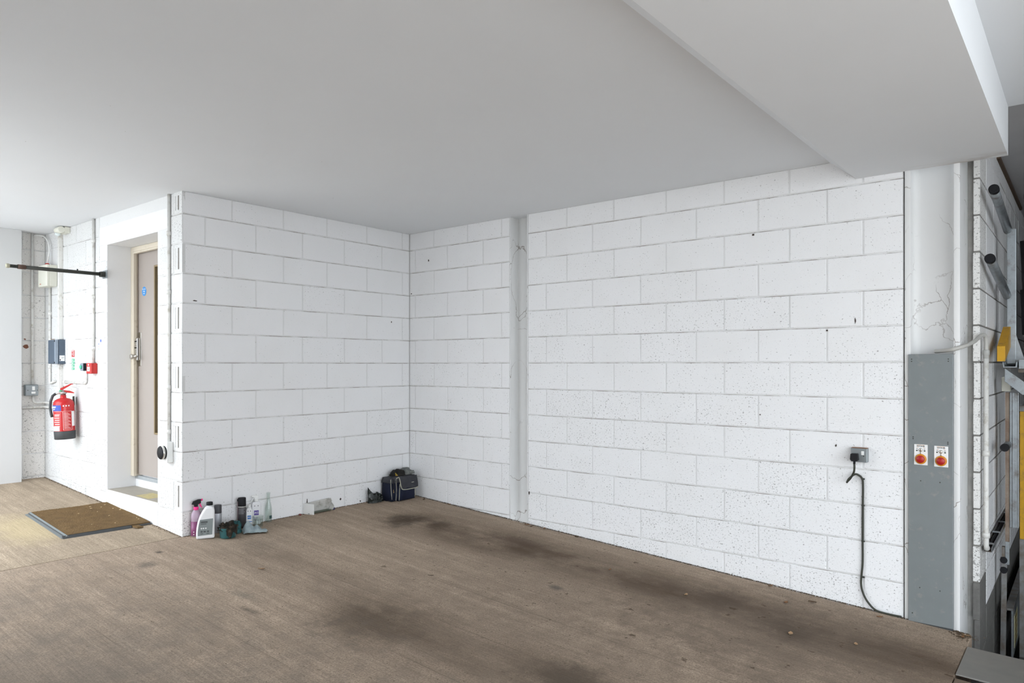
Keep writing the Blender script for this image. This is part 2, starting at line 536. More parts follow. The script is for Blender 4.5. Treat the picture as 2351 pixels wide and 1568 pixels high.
def wall_obj(name, label, loc, rz, boxes, mat=M_MORTAR):
    m = MB()
    for b in boxes: m.box(*b)
    o = m.build(name, mat, None, loc=loc, rot=(0, 0, rz))
    return struct(o, label)

# back wall (faces the camera side, -Y); local x = -world x
wa = wall_obj('wall_back', 'white painted blockwork wall behind the bottles and the blue bag', (0, PROUD, 0), math.pi, [(-0.3, 2.297 - PROUD - 0.002, -0.2, 0, -0.3, 2.60)])
AP = [0.094, 0.539, 0.990, 1.432, 1.894]; AQ = [0.356, 0.799, 1.245, 1.687, 2.116]
lay_blocks(wa, M_BLOCK_A, range(0, 12), PROUD, 2.297, lambda r: AP if r % 2 == 0 else AQ)

raw0 = [c for c in wa.children if c.location.x > 2.05 and c.location.z < 0.05]
for c in raw0:
    c.data = c.data.copy(); c.data.materials.clear(); c.data.materials.append(M_BLOCK_E)

# right wall (faces -X); local x = world y
wb = wall_obj('wall_right', 'long white painted blockwork wall with the power socket', (PROUD, 0, 0), math.pi / 2,
              [(-1.297, 0.0, -0.25, 0, -0.5, 2.60), (-4.405, -1.507, -0.25, 0, -0.7, 2.60), (-1.507, -1.297, -0.25, -0.215, -0.5, 2.6), (-4.72, -4.405, -0.4, -0.36, -0.7, 2.9)])
BE = [-0.346, -0.792, -1.204, -1.914, -2.366, -2.819, -3.271, -3.725, -4.179]
BO = [-0.082, -0.529, -0.985, -1.702, -2.166, -2.604, -3.06, -3.515, -3.963]
lay_blocks(wb, M_BLOCK_A, range(0, 13), -1.297, -PROUD, lambda r: BE if r % 2 == 0 else BO)
lay_blocks(wb, M_BLOCK_B, range(0, 14), -4.400, -1.507, lambda r: BE if r % 2 == 0 else BO)

# door wall (faces -X) with recessed doorway; local x = world y
DY0, DY1, DZ0, DZ1 = 0.399, 1.370, 0.205, 2.345
wc = wall_obj('wall_left', 'sunlit white painted blockwork wall around the recessed doorway', (-2.297 + PROUD, 0, 0), math.pi / 2,
              [(PROUD + 0.012, DY0, -0.27, 0, -0.3, 2.60), (DY1, 2.90, -0.27, 0, -0.3, 2.60), (DY0, DY1, -0.27, 0, DZ1, 2.60)])
CE = [1.61, 2.06, 2.51]; CO = [1.385 - 0.45, 1.835, 2.285, 2.735]
lay_blocks(wc, M_BLOCK_C, range(0, 12), 0.0, 2.87, lambda r: [0.128] + CE if r % 2 == 0 else CO,
           holes=[(DY0, DY1, -1, DZ1), (0.20, 1.53, DZ1 - 0.02, 2.512), (-0.01, 0.128, -1, 3)] if False else [(DY0, DY1, -1, DZ1), (0.20, 1.53, DZ1 - 0.005, 2.512)])
# ------------------------------------------------------------------ door wall: lintel, grooved quoin ends, reveals, step
bx('lintel', M_WHITE, wc, 0.20, 1.525, -0.05, PROUD + 0.001, DZ1, 2.507, 0.004)
# block ends with vertical key grooves at the outer corner (every other course)
def groove_mesh(h, w=0.128, d=PROUD):
    m = MB()
    # plan profile with two notches
    deep = 0.0005
    prof = [(0, -0.02), (w, -0.02), (w, d), (0.108, d), (0.104, -0.004), (0.098, -0.004), (0.094, d), (0.069, d), (0.067, deep), (0.048, deep), (0.046, d), (0, d)]
    m.prism(prof, 0.026, h - 0.026)
    m.box(0, w, -0.02, d, 0, 0.026); m.box(0, w, -0.02, d, h - 0.026, h)
    return m.mesh('grooved_block')
for o in [c for c in wc.children if c.name.startswith('block') and abs(c.location.x) < 0.002]:
    xs = [v.co.x for v in o.data.vertices]
    if max(xs) < 0.14:
        zs = [v.co.z for v in o.data.vertices]
        h = max(zs)
        key = ('groove', round(h, 3))
        if key not in BLOCKS:
            me = groove_mesh(h); me.materials.append(M_BLOCK_C); BLOCKS[key] = me
        o.data = BLOCKS[key]; o.name = 'grooved_block'
        gm = simple('raw_groove_block', (0.20, 0.185, 0.165), 0.95, var=0.5, scale=120, bump=0.5, bscale=160)
        g_ = MB().box(0.0475, 0.0675, -0.010, 0.0024, 0.026, h - 0.026).build('groove_bed', gm, wc, loc=tuple(o.location))
        g2_ = MB().box(0.0975, 0.1045, -0.010, -0.0030, 0.026, h - 0.026).build('groove_bed', simple('grubby_groove', (0.50, 0.48, 0.45), 0.9, var=0.3, scale=90), wc, loc=tuple(o.location))
# cut the mortar backing clear of the grooves: backing starts a little behind at the quoin
# reveals of the doorway (smooth render)
bx('reveal', M_REVEAL, wc, DY1 - 0.004, DY1 + 0.02, -0.27, 0.001, -0.2, DZ1 + 0.0)
bx('reveal', M_REVEAL, wc, DY0 - 0.02, DY0 + 0.004, -0.27, 0.001, -0.2, DZ1 + 0.0)
bx('reveal', M_REVEAL, wc, DY0, DY1, -0.27, 0.001, DZ1 - 0.004, DZ1 + 0.02)
# painted step below the door
M_STEPTOP = simple('step_concrete', (0.36, 0.33, 0.28), 0.85, var=0.15, scale=14, dirt=(0.42, 0.36, 0.16), dirt_amt=0.06, dirt_scale=3.0, bump=0.4, bscale=160)
step = MB().box(-2.302, -2.02, DY0 + 0.001, DY1 - 0.001, -0.1, 0.203).build('trim_1', M_WHITE, None, 0.012, 3)
struct(step, 'white painted door step with grey concrete tread')
bx('tread', M_STEPTOP, step, -2.290, -2.06, DY0 + 0.005, DY1 - 0.005, 0.196, 0.2055)
yp_ = MB().box(-2.27, -2.13, 0.62, 0.86, 0.2035, 0.2062).build('paint_patch', simple('worn_yellow_paint', (0.50, 0.42, 0.20), 0.8, var=0.25, scale=40, dirt=(0.36, 0.33, 0.28), dirt_amt=0.1, dirt_scale=14), step)
yp_['label'] = 'worn yellow paint patch on the tread'

# ------------------------------------------------------------------ door
M_CREAM = simple('cream_frame_paint', (0.66, 0.59, 0.48), 0.5, var=0.05, scale=12, dirt=(0.4, 0.32, 0.22), dirt_amt=0.03)
M_LEAF = simple('taupe_door_paint', (0.37, 0.325, 0.295), 0.45, var=0.04, scale=6)
M_BEAD = simple('brown_glazing_bead', (0.26, 0.19, 0.10), 0.5)
M_CHROME = simple('satin_steel', (0.62, 0.60, 0.56), 0.28, 1.0, var=0.05)
M_BLACK = simple('black_plastic', (0.014, 0.014, 0.016), 0.6, var=0.2, spec=0.2)
M_GLASSDARK = simple('wired_glass', (0.10, 0.11, 0.11), 0.08)
door = bpy.data.objects.new('door_1', None); COL.objects.link(door)
door.location = (-2.04, 0.88, 0.30)
struct(door, 'taupe flush door in a cream frame at the back of the white recess')
def dl(y0, y1, z0, z1, x0, x1):      # world -> door local
    return (x0 + 2.04, x1 + 2.04, y0 - 0.88, y1 - 0.88, z0 - 0.30, z1 - 0.30)
fr = bx('frame', M_CREAM, door, *dl(1.322, 1.3655, 0.30, 2.34, -2.10, -2.0), 0.004)
bx('frame', M_CREAM, door, *dl(0.404, 0.447, 0.30, 2.34, -2.10, -2.0), 0.004)
bx('frame', M_CREAM, door, *dl(0.447, 1.322, 2.297, 2.34, -2.10, -2.0), 0.004)
bx('door_stop', M_CREAM, door, *dl(1.305, 1.322, 0.30, 2.297, -2.10, -2.072), 0.003)
bx('door_stop', M_CREAM, door, *dl(0.447, 1.305, 2.28, 2.297, -2.10, -2.072), 0.003)
leaf = MB()
# leaf with a tall vision panel opening (y .66 - .985)
for b in ((0.447, 0.665, 0.315, 2.295), (0.99, 1.320, 0.315, 2.295), (0.665, 0.99, 0.315, 0.69), (0.665, 0.99, 2.155, 2.295)):
    leaf.box(*dl(b[0], b[1], b[2], b[3], -2.055, -2.012))
leaf.build('leaf', M_LEAF, door)
for b in ((0.665, 0.682, 0.69, 2.155), (0.978, 0.995, 0.69, 2.155), (0.682, 0.978, 0.69, 0.705), (0.682, 0.978, 2.14, 2.155)):
    bx('glazing_bead', M_BEAD, door, *dl(b[0], b[1], b[2], b[3], -2.062, -2.02), 0.002)
bx('vision_pane', M_GLASSDARK, door, *dl(0.682, 0.978, 0.705, 2.14, -2.036, -2.030))
bx('riser', M_WHITE, door, *dl(0.40, 1.368, 0.19, 0.285, -2.055, -2.0))
bx('threshold', simple('grey_threshold', (0.34, 0.36, 0.37), 0.5), door, *dl(0.40, 1.368, 0.272, 0.303, -2.062, -2.0), 0.003)
# push-button lock
lock = thing('code_lock', 'satin push button code lock with lever on the taupe door', 'lock', (-2.055, 1.282, 1.28))
bx('back_plate', M_CHROME, lock, -0.004, 0.0, -0.03, 0.03, 0.0, 0.30, 0.002)
bx('lock_case', M_CHROME, lock, -0.034, -0.003, -0.022, 0.022, 0.05, 0.252, 0.010, 3)
for k in range(6):
    for s in (-1, 1):
        MB().cyl((-0.040, s * 0.009, 0.125 + k * 0.019), (-0.033, s * 0.009, 0.125 + k * 0.019), 0.0052, 8).build('push_button', M_BLACK if k % 3 == 2 else M_CHROME, lock)
MB().lathe([(0.020, 0), (0.023, 0.004), (0.023, 0.016), (0.017, 0.020), (0.017, 0.034), (0.021, 0.038), (0.021, 0.048), (0.0, 0.050)], 16, (-0.082, 0, 0.085), axis='x').build('turn_knob', M_CHROME, lock)
MB().tube([(-0.058, 0.0, 0.085), (-0.060, -0.03, 0.087), (-0.060, -0.075, 0.090)], [0.009, 0.0085, 0.007], 10).build('lever', M_CHROME, lock)
bx('case_edge', M_BLACK, lock, -0.028, -0.021, -0.0245, -0.0215, 0.055, 0.246, 0.001)
# fire door sign
M_SIGNBLUE = simple('sign_blue', (0.03, 0.25, 0.62), 0.4, var=0.03)
M_SIGNWHITE = simple('sign_white', (0.82, 0.82, 0.82), 0.4, var=0.02)
ds = thing('door_sign', 'round blue fire door sign with white lettering on the taupe door', 'sign', (-2.0555, 1.195, 1.942))
MB().lathe([(0.041, -0.0018), (0.041, 0.0)], 28, (0, 0, 0), axis='x').build('disc', M_SIGNBLUE, ds)
for i, s in enumerate(('Fire door', 'keep', 'shut')):
    link('lettering', text_mesh(s, 0.0175), M_SIGNWHITE, ds, loc=(-0.0021, 0, 0.020 - 0.019 * i), rot=(R(90), 0, R(-90)))

# ------------------------------------------------------------------ far wall piece and smooth end panel
wd = wall_obj('wall_far', 'dingy white painted blockwork strip in the far corner', (-2.297, 2.87 + PROUD, 0), math.pi, [(-0.3, 1.9, -0.25, 0, -0.2, 2.60)])
lay_blocks(wd, M_BLOCK_D, range(0, 12), 0.0, 0.9, lambda r: [0.20, 0.65] if r % 2 == 0 else [0.42])
wp = MB().box(-4.1, -2.533, 2.75, 2.86, -0.2, 2.60).build('wall_far_panel', simple('grubby_white_paint', (0.60, 0.60, 0.595), 0.7, var=0.03, scale=3, bump=0.12, bscale=220), None, 0.004)
struct(wp, 'smooth white rendered wall face beside the far corner')

# ------------------------------------------------------------------ steel columns in the right wall
def cracked_paint():
    t = NT('cracked_white_paint'); p = t.pos()
    w = t.n('ShaderNodeVectorMath', operation='ADD')
    nz = t.n('ShaderNodeTexNoise'); nz.inputs['Scale'].default_value = 6.0; nz.inputs['Detail'].default_value = 5.0
    t.l(p, nz.inputs['Vector'])
    sc = t.n('ShaderNodeVectorMath', operation='SCALE'); sc.inputs['Scale'].default_value = 0.16
    t.l(nz.outputs['Color'], sc.inputs[0]); t.l(p, w.inputs[0]); t.l(sc.outputs[0], w.inputs[1])
    v = t.n('ShaderNodeTexVoronoi', feature='DISTANCE_TO_EDGE'); v.inputs['Scale'].default_value = 4.2
    t.l(t.mapping(w.outputs[0], scale=(1, 1, 0.6)), v.inputs['Vector'])
    line = t.maprange(v.outputs['Distance'], 0.003, 0.009, 1.0, 0.0)
    msk = t.ramp(t.noise(p, 3.0, 4, 0.6), [(0.44, 0.0), (0.56, 1.0)])
    c = t.mix(t.noise(p, 2.0, 4), (0.70, 0.70, 0.69), (0.78, 0.78, 0.775))
    t.color(t.mix(t.math('MULTIPLY', t.math('MULTIPLY', line, msk), 0.75), c, (0.16, 0.12, 0.09)))
    t.set(0.55, 0, 0.3); t.bump(t.noise(p, 90.0, 3), 0.08, 0.003); return t.m
M_STEELWHITE = cracked_paint()
def fillet(cx, cy, r, a0, a1, n=5):
    return [(cx + r * math.cos(R(a0 + (a1 - a0) * k / n)), cy + r * math.sin(R(a0 + (a1 - a0) * k / n))) for k in range(n + 1)]
def column(name, label, y0, y1, xf, xw, tf, z0, z1, x1, rr=0.013):
    """H section seen from its open side: flange tips at x=xf, web front face at x=xw"""
    m = MB()
    ya, yb = y1 + tf, y0 - tf            # inner faces (y0 upper/larger y)
    prof = [(x1, y0), (xf, y0), (xf, yb)] + fillet(xw - rr, yb - rr, rr, 90, 0) + fillet(xw - rr, ya + rr, rr, 0, -90) + [(xf, ya), (xf, y1), (x1, y1)]
    m.prism(prof, z0, z1)
    for k in range(len(m.s)): m.s[k] = k >= 2
    o = m.build(name, M_STEELWHITE, None, 0.0025, 2)
    return struct(o, label)
column('steel_column', 'white painted steel column set into the wall between the two block panels', -1.299, -1.505, 0.0, 0.098, 0.011, -0.5, 2.60, 0.21, 0.013)
c2 = column('steel_column', 'wide white painted steel column behind the grey control panel', -4.413, -4.700, -0.004, 0.105, 0.032, -0.7, 2.9, 0.36, 0.04)

# ------------------------------------------------------------------ wall of the neighbouring lift bay (faces -Y); local x = -(world x)+0.30 reversed
wy = -4.767
we = wall_obj('wall_bay', 'white painted blockwork wall of the lift bay running down into a dark pit', (0, wy + PROUD, 0), math.pi,
              [(-6.0, -0.312, -0.03, 0, -2.0, 2.80), ], M_MORTAR_BAY)
bx('core', simple('grey_block_core', (0.42, 0.41, 0.39), 0.9, var=0.3, scale=25, bump=0.5, bscale=120), we, -6.0, -0.34, -0.25, -0.03, -2.0, 2.80)
BJ = [-(0.19 + 0.4475 * k) for k in range(1, 14)]
lay_blocks(we, M_BLOCK_B, range(-1, 13), -6.0, -0.645, lambda r: BJ, proud=0.0042, ztop=2.8, zfirst=1)
M_RAW = simple('bare_grey_block', (0.15, 0.145, 0.135), 0.9, var=0.3, scale=30, bump=0.5, bscale=110)  # bare block, its dark colour also carrying the pit's shade
lay_blocks(we, M_RAW, range(13, 20), -6.0, -0.645, lambda r: BJ, ztop=2.8, zfirst=1)
# end stack with open-textured block ends (seen from the garage side)
for r in range(-1, 20):
    za = jz(r) + 0.005; zb = min(jz(r - 1) - 0.005, 2.8)
    bx('end_block', M_BLOCK_E if r < 12 else M_RAW, we, -0.632, -0.30, -0.030 + random.uniform(-0.004, 0.004), PROUD, za, zb, 0.004)
bx('ceiling_strip', simple('brown_sealant', (0.10, 0.065, 0.04), 0.8), ceil, 1.30, 3.5, wy - 0.02, wy + 0.01, 2.775, 2.80)
# the pit: back and floor
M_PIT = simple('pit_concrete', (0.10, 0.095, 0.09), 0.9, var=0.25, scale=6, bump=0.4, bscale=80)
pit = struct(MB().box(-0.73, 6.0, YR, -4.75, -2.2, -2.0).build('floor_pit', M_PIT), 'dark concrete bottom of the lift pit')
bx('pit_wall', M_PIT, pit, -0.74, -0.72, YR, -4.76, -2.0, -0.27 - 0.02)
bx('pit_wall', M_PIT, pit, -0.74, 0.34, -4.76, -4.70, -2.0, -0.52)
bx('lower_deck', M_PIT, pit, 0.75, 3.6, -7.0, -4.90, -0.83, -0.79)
bx('pit_wall', M_PIT, pit, 6.0, 6.2, YR, -4.5, -2.0, 3.0)  # unseen end wall, added to close the bay against daylight

# ------------------------------------------------------------------ outside, and unseen walls added to steer the daylight
M_YARD = simple('yard_concrete', (0.58, 0.57, 0.55), 0.9, var=0.1, scale=1.5, bump=0.2)
struct(sloped('ground_outside', M_YARD, -40, XL, -40, 40, 0.3), 'pale concrete yard outside')
struct(sloped('ground_outside', M_YARD, XL, 30, -40, YR, 0.3), 'pale concrete lane outside')
struct(sloped('ground_outside', M_YARD, XL, XO, 0.004, 40, 0.3), 'pale concrete yard outside')
ws = struct(MB().box(XL - 0.2, XL, -5.9, YO, -0.6, 2.9).build('wall_side', M_WHITE), 'unseen white wall beside the camera, added to trim daylight')  # out of view, narrows the left opening to trim daylight
struct(MB().box(-1.3, 6.2, YR - 0.2, YR, -2.2, 3.0).build('wall_rear', simple('grey_rear_wall', (0.40, 0.40, 0.40), 0.9)), 'unseen grey wall behind the lift bay, added to limit daylight')  # out of view, holds back light entering the bay from behind
# ------------------------------------------------------------------ more materials
M_PLASTW = simple('white_plastic', (0.78, 0.78, 0.76), 0.4, var=0.04, scale=20, dirt=(0.5, 0.46, 0.38), dirt_amt=0.03)
M_PIPE = simple('painted_conduit', (0.70, 0.69, 0.66), 0.5, var=0.05, scale=14, dirt=(0.36, 0.32, 0.25), dirt_amt=0.10, dirt_scale=16)
M_CREAMP = simple('cream_plastic', (0.72, 0.71, 0.62), 0.45, var=0.04, scale=14)
M_NAVY = simple('slate_enclosure', (0.075, 0.105, 0.145), 0.5, var=0.08, scale=40)
M_NAVYL = simple('slate_trim', (0.25, 0.30, 0.36), 0.4)
M_RED = simple('red_enamel', (0.48, 0.014, 0.016), 0.22, var=0.06)
M_REDP = simple('red_plastic', (0.50, 0.018, 0.014), 0.4, var=0.06)
M_GREEN = simple('sign_green', (0.02, 0.42, 0.20), 0.4)
M_PINK = simple('hot_pink_plastic', (0.80, 0.02, 0.22), 0.35)
M_RUBBER = simple('dark_rubber', (0.045, 0.048, 0.05), 0.6, var=0.2)
M_GREYBOX = simple('grey_metal_clad', (0.30, 0.33, 0.34), 0.38, 0.6, var=0.1, scale=18, dirt=(0.2, 0.15, 0.1), dirt_amt=0.03)
M_PANEL = simple('grey_panel_paint', (0.205, 0.225, 0.23), 0.5, 0.2, var=0.07, scale=9, dirt=(0.30, 0.29, 0.27), dirt_amt=0.05, dirt_scale=20, bump=0.05, bscale=300)
M_GALV = simple('galvanised_steel', (0.36, 0.39, 0.41), 0.42, 0.75, var=0.22, scale=26, dirt=(0.16, 0.13, 0.10), dirt_amt=0.10, dirt_scale=12)
M_GALVD = simple('dirty_galvanised_steel', (0.24, 0.24, 0.235), 0.6, 0.4, var=0.25, scale=22, dirt=(0.15, 0.10, 0.06), dirt_amt=0.18, dirt_scale=9)
M_YELLOW = simple('yellow_paint', (0.62, 0.33, 0.008), 0.5, var=0.08, scale=20, dirt=(0.22, 0.13, 0.04), dirt_amt=0.12, dirt_scale=11)
M_DKSTEEL = simple('black_steel', (0.045, 0.047, 0.04), 0.5, 0.4, var=0.35, scale=60)
M_STEEL = simple('bare_steel', (0.5, 0.5, 0.48), 0.35, 0.9, var=0.15, scale=40)

# ------------------------------------------------------------------ things on the door wall
WX = -2.297
def pipe(name, label, pts, r=0.0105, mat=None, seg=10, group=None, couplers=(), cat='pipe'):
    """pipe run; bends are rounded; couplers: points with a short collar"""
    P = [Vector(p) for p in pts]
    out = [P[0]]
    for i in range(1, len(P) - 1):
        a, b, c = P[i - 1], P[i], P[i + 1]
        rad = min(0.035, (a - b).length * 0.45, (c - b).length * 0.45)
        s = b + (a - b).normalized() * rad; e = b + (c - b).normalized() * rad
        for k in range(6):
            q = k / 5
            out.append(s * (1 - q) ** 2 + b * 2 * q * (1 - q) + e * q * q)
    out.append(P[-1])
    o = tag(MB().tube(out, r, seg).build(name, mat or M_PIPE), label, cat, group)
    for (p, d) in couplers:
        p = Vector(p); d = Vector(d).normalized()
        MB().tube([p - d * 0.016, p + d * 0.016], r * 1.42, seg).build('coupling', mat or M_PIPE, o)
    return o
XC = WX - 0.0125
pipe('conduit', 'white conduit rising beside the corner grooves to the ceiling', [(XC, 0.185, 2.598), (XC, 0.185, 0.70)], 0.0115, couplers=[((XC, 0.185, 1.12), (0, 0, 1)), ((XC, 0.185, 1.85), (0, 0, 1)), ((XC, 0.185, 2.30), (0, 0, 1)), ((XC, 0.185, 0.78), (0, 0, 1))])
pipe('conduit', 'white conduit dropping from the ceiling to the red fire call point', [(XC, 1.625, 2.598), (XC, 1.625, 1.305)], 0.012, couplers=[((XC, 1.625, 1.44), (0, 0, 1)), ((XC, 1.625, 1.9), (0, 0, 1)), ((XC, 1.625, 2.4), (0, 0, 1))])
pipe('conduit', 'white conduit looping from under the call point to the trunking', [(XC, 1.79, 1.235), (XC, 1.79, 1.125), (XC, 2.33, 1.128)], 0.0115, couplers=[((XC, 1.84, 1.126), (0, 1, 0)), ((XC, 2.30, 1.128), (0, 1, 0))])
pipe('conduit', 'white conduit running up from the slate enclosure to the cream box', [(XC, 2.70, 2.07), (XC, 2.70, 1.105), (XC, 2.56, 1.135)], 0.0115, couplers=[((XC, 2.70, 1.27), (0, 0, 1)), ((XC, 2.70, 1.80), (0, 0, 1))])
for lab_, z0_, z1_ in (('tall square white trunking between slate enclosure and ceiling', 1.536, 2.597), ('short square white trunking below the slate enclosure', 0.96, 1.297)):
    tr = thing('cable_trunking', lab_, 'trunking', (WX, 2.43, z0_))
    h_ = z1_ - z0_
    bx('trunking_base', M_PIPE, tr, -0.022, 0.0, -0.045, 0.02, 0.0, h_, 0.003)
    bx('trunking_lid', M_PIPE, tr, -0.034, -0.020, -0.040, -0.008, 0.0, h_, 0.003)
    bx('trunking_rib', M_PIPE, tr, -0.030, -0.020, 0.0, 0.012, 0.0, h_, 0.002)
# far wall conduits
YD = 2.858
pipe('conduit', 'white conduit down the dingy far wall to the grey fused switch', [(-2.413, YD, 2.598), (-2.413, YD, 1.10)], 0.0115, couplers=[((-2.413, YD, 2.25), (0, 0, 1)), ((-2.413, YD, 1.65), (0, 0, 1))])
pipe('conduit', 'white conduit from grey fused switch round the corner behind the extinguisher', [(-2.405, YD, 0.985), (-2.405, YD, 0.915), (-2.312, YD, 0.915), (-2.312, 2.80, 0.915), (-2.312, 2.10, 0.905)], 0.0115, couplers=[((-2.312, 2.5, 0.910), (0, 1, 0))])
pipe('conduit', 'lower white conduit along the far wall bed joint', [(-2.525, YD, 0.868), (-2.312, YD, 0.872), (-2.312, 2.10, 0.868)], 0.012)
fs = thing('fused_switch', 'grey metal fused switch box on the dingy far wall', 'switch', (-2.428, 2.8665, 0.985))
bx('back_box', M_GREYBOX, fs, -0.058, 0.058, -0.045, 0.0, 0.0, 0.112, 0.008, 3)
bx('cover', M_GREYBOX, fs, -0.054, 0.054, -0.052, -0.044, 0.004, 0.108, 0.004)
bx('rocker', M_PLASTW, fs, 0.0, 0.024, -0.057, -0.051, 0.056, 0.094, 0.002)
bx('fuse_holder', M_PLASTW, fs, -0.006, 0.03, -0.056, -0.051, 0.022, 0.042, 0.002)
for s in (-0.036, 0.046): MB().cyl((s, -0.0535, 0.056), (s, -0.051, 0.056), 0.004, 8).build('screw', M_DKSTEEL, fs)
# slate enclosure
en = thing('control_enclosure', 'slate blue wall enclosure with a white label beside the trunking', 'enclosure', (WX, 2.43, 1.300))
bx('case', M_NAVY, en, -0.055, 0.0, -0.1, 0.1, 0.0, 0.233, 0.004)
bx('cover', M_NAVY, en, -0.084, -0.054, -0.098, 0.098, 0.002, 0.231, 0.008, 3)
rb = bx('screw_strip', M_NAVYL, en, -0.088, -0.060, -0.101, -0.080, 0.003, 0.230, 0.004)
for z in (0.014, 0.219): MB().cyl((-0.0905, -0.090, z), (-0.087, -0.090, z), 0.008, 10).build('screw', M_BLACK, en)
lb = bx('rating_label', M_SIGNWHITE, en, -0.050, -0.006, -0.1012, -0.0995, 0.028, 0.082)
bx('label_mark', M_BLACK, lb, -0.048, -0.040, -0.1018, -0.1011, 0.032, 0.046)
bx('label_line', M_GREYBOX, lb, -0.034, -0.012, -0.1016, -0.1011, 0.062, 0.066)
bx('label_line', M_GREYBOX, lb, -0.034, -0.016, -0.1016, -0.1011, 0.052, 0.055)
# cream junction box
cb = thing('junction_box', 'cream wall box with a red cable gland near the far corner', 'junction box', (WX, 2.648, 2.058))
bx('case', M_CREAMP, cb, -0.070, 0.0, -0.114, 0.114, 0.0, 0.208, 0.006, 3)
bx('lid', M_CREAMP, cb, -0.096, -0.069, -0.115, 0.115, -0.002, 0.210, 0.008, 3)
MB().lathe([(0.026, 0), (0.026, 0.012), (0.018, 0.014), (0.016, 0.026), (0.0, 0.028)], 14, (-0.045, 0.02, 0.207)).build('cable_gland', M_REDP, cb)
bx('rust_mark', simple('rust_mark', (0.55, 0.30, 0.2), 0.8), cb, -0.0985, -0.0955, 0.03, 0.06, 0.02, 0.03)
pipe('cable', 'white cable curving from the far wall conduit to the cream box', [(-2.40, 2.85, 2.575), (-2.36, 2.83, 2.585), (-2.335, 2.76, 2.565), (-2.325, 2.69, 2.50), (-2.325, 2.665, 2.42), (-2.342, 2.668, 2.29)], 0.006, M_PLASTW, 8, cat='cable')
# sensor at ceiling
ps = thing('motion_sensor', 'cream motion sensor tucked under the ceiling by the trunking', 'sensor', (WX, 2.20, 2.52))
MB().lathe([(0.028, 0.0), (0.031, 0.006), (0.031, 0.11), (0.026, 0.125), (0.0, 0.13)], 16, (-0.075, 0.0, 0.045), axis='y').build('sensor_head', M_CREAMP, ps)
bx('base', M_CREAMP, ps, -0.05, 0.0, 0.0, 0.14, 0.02, 0.076, 0.006)
MB().lathe([(0.026, 0.0), (0.024, -0.014), (0.014, -0.024), (0.0, -0.027)], 14, (-0.080, 0.085, 0.018)).build('lens', simple('milky_lens', (0.66, 0.72, 0.72), 0.25), ps)
# red call point and black exit button
cp = thing('call_point', 'red fire alarm call point with white window beside black button', 'call point', (WX, 1.6205, 1.213))
bx('back_box', M_REDP, cp, -0.036, 0.0, -0.052, 0.052, 0.0, 0.094, 0.005, 3)
fp = bx('front_plate', M_REDP, cp, -0.054, -0.035, -0.053, 0.053, -0.001, 0.095, 0.007, 3)
win = bx('break_window', M_SIGNWHITE, cp, -0.0565, -0.053, -0.028, 0.028, 0.022, 0.062, 0.001)
bx('arrow_mark', M_BLACK, win, -0.0575, -0.056, -0.018, 0.018, 0.040, 0.044)
bx('flame_mark', M_SIGNWHITE, cp, -0.0555, -0.053, -0.010, 0.010, 0.072, 0.086)
eb = thing('exit_button', 'small black push box with a green button on white wall', 'button', (WX, 1.8495, 1.238))
bx('case', M_BLACK, eb, -0.027, 0.0, -0.036, 0.036, 0.0, 0.068, 0.005, 3)
bx('front_plate', M_NAVYL, eb, -0.031, -0.026, -0.034, 0.034, 0.002, 0.066, 0.003)
MB().lathe([(0.017, 0), (0.017, -0.010), (0.014, -0.013), (0.0, -0.014)], 14, (-0.031, 0, 0.034), axis='x').build('button_cap', simple('mint_green', (0.08, 0.55, 0.33), 0.4), eb)
# narrow red and green sign, notice
sg = thing('extinguisher_sign', 'narrow red and green safety sign above the extinguisher', 'sign', (WX, 2.13, 1.241))
bx('sign_plate', M_SIGNWHITE, sg, -0.0015, 0.0, -0.038, 0.038, 0.0, 0.19)
rd = bx('red_band', M_REDP, sg, -0.0022, -0.0014, -0.036, 0.036, 0.125, 0.188)
for k in range(4):
    z = 0.135 + k * 0.014
    bx('print_line', M_SIGNWHITE, rd, -0.0028, -0.0021, -0.026, 0.026 if k % 2 else 0.012, z, z + 0.006)
for k in range(4):
    z = 0.004 + k * 0.0275
    gp = bx('green_band', M_GREEN, sg, -0.0022, -0.0014, -0.036, 0.036, z, z + 0.0215)
    bx('print_mark', M_SIGNWHITE, gp, -0.0028, -0.0021, 0.006, 0.026, z + 0.005, z + 0.015)
    bx('print_mark', M_SIGNWHITE, gp, -0.0028, -0.0021, -0.022, -0.004, z + 0.009, z + 0.013)
nt = thing('fire_notice', 'white printed fire action notice next to the doorway', 'notice', (WX, 1.492, 1.327))
bx('sheet', M_SIGNWHITE, nt, -0.0015, 0.0, -0.066, 0.066, 0.0, 0.205)
PB = simple('print_blue', (0.05, 0.12, 0.55), 0.5); PR = simple('print_pink', (0.75, 0.35, 0.38), 0.5); PL = simple('print_paleblue', (0.45, 0.60, 0.80), 0.5); PG = simple('print_green', (0.25, 0.55, 0.45), 0.5)
MB().lathe([(0.014, -0.0022), (0.014, -0.0012)], 18, (0, 0, 0.178), axis='x').build('symbol', PB, nt)
for (z, m1, n) in ((0.150, PB, 2), (0.128, PR, 2), (0.105, PG, 2)):
    bx('bullet', m1, nt, -0.0022, -0.0012, 0.038, 0.052, z - 0.006, z + 0.006)
    bx('print_line', PL, nt, -0.0022, -0.0012, -0.042, 0.026, z + 0.001, z + 0.004)
    bx('print_line', PL, nt, -0.0022, -0.0012, -0.030, 0.026, z - 0.005, z - 0.002)
bx('rule', PL, nt, -0.0022, -0.0012, -0.052, 0.055, 0.087, 0.090)
for k in range(7):
    z = 0.076 - k * 0.0105
    bx('print_line', PR, nt, -0.0022, -0.0012, -0.044 + 0.012 * (k % 3), 0.038, z, z + 0.003)
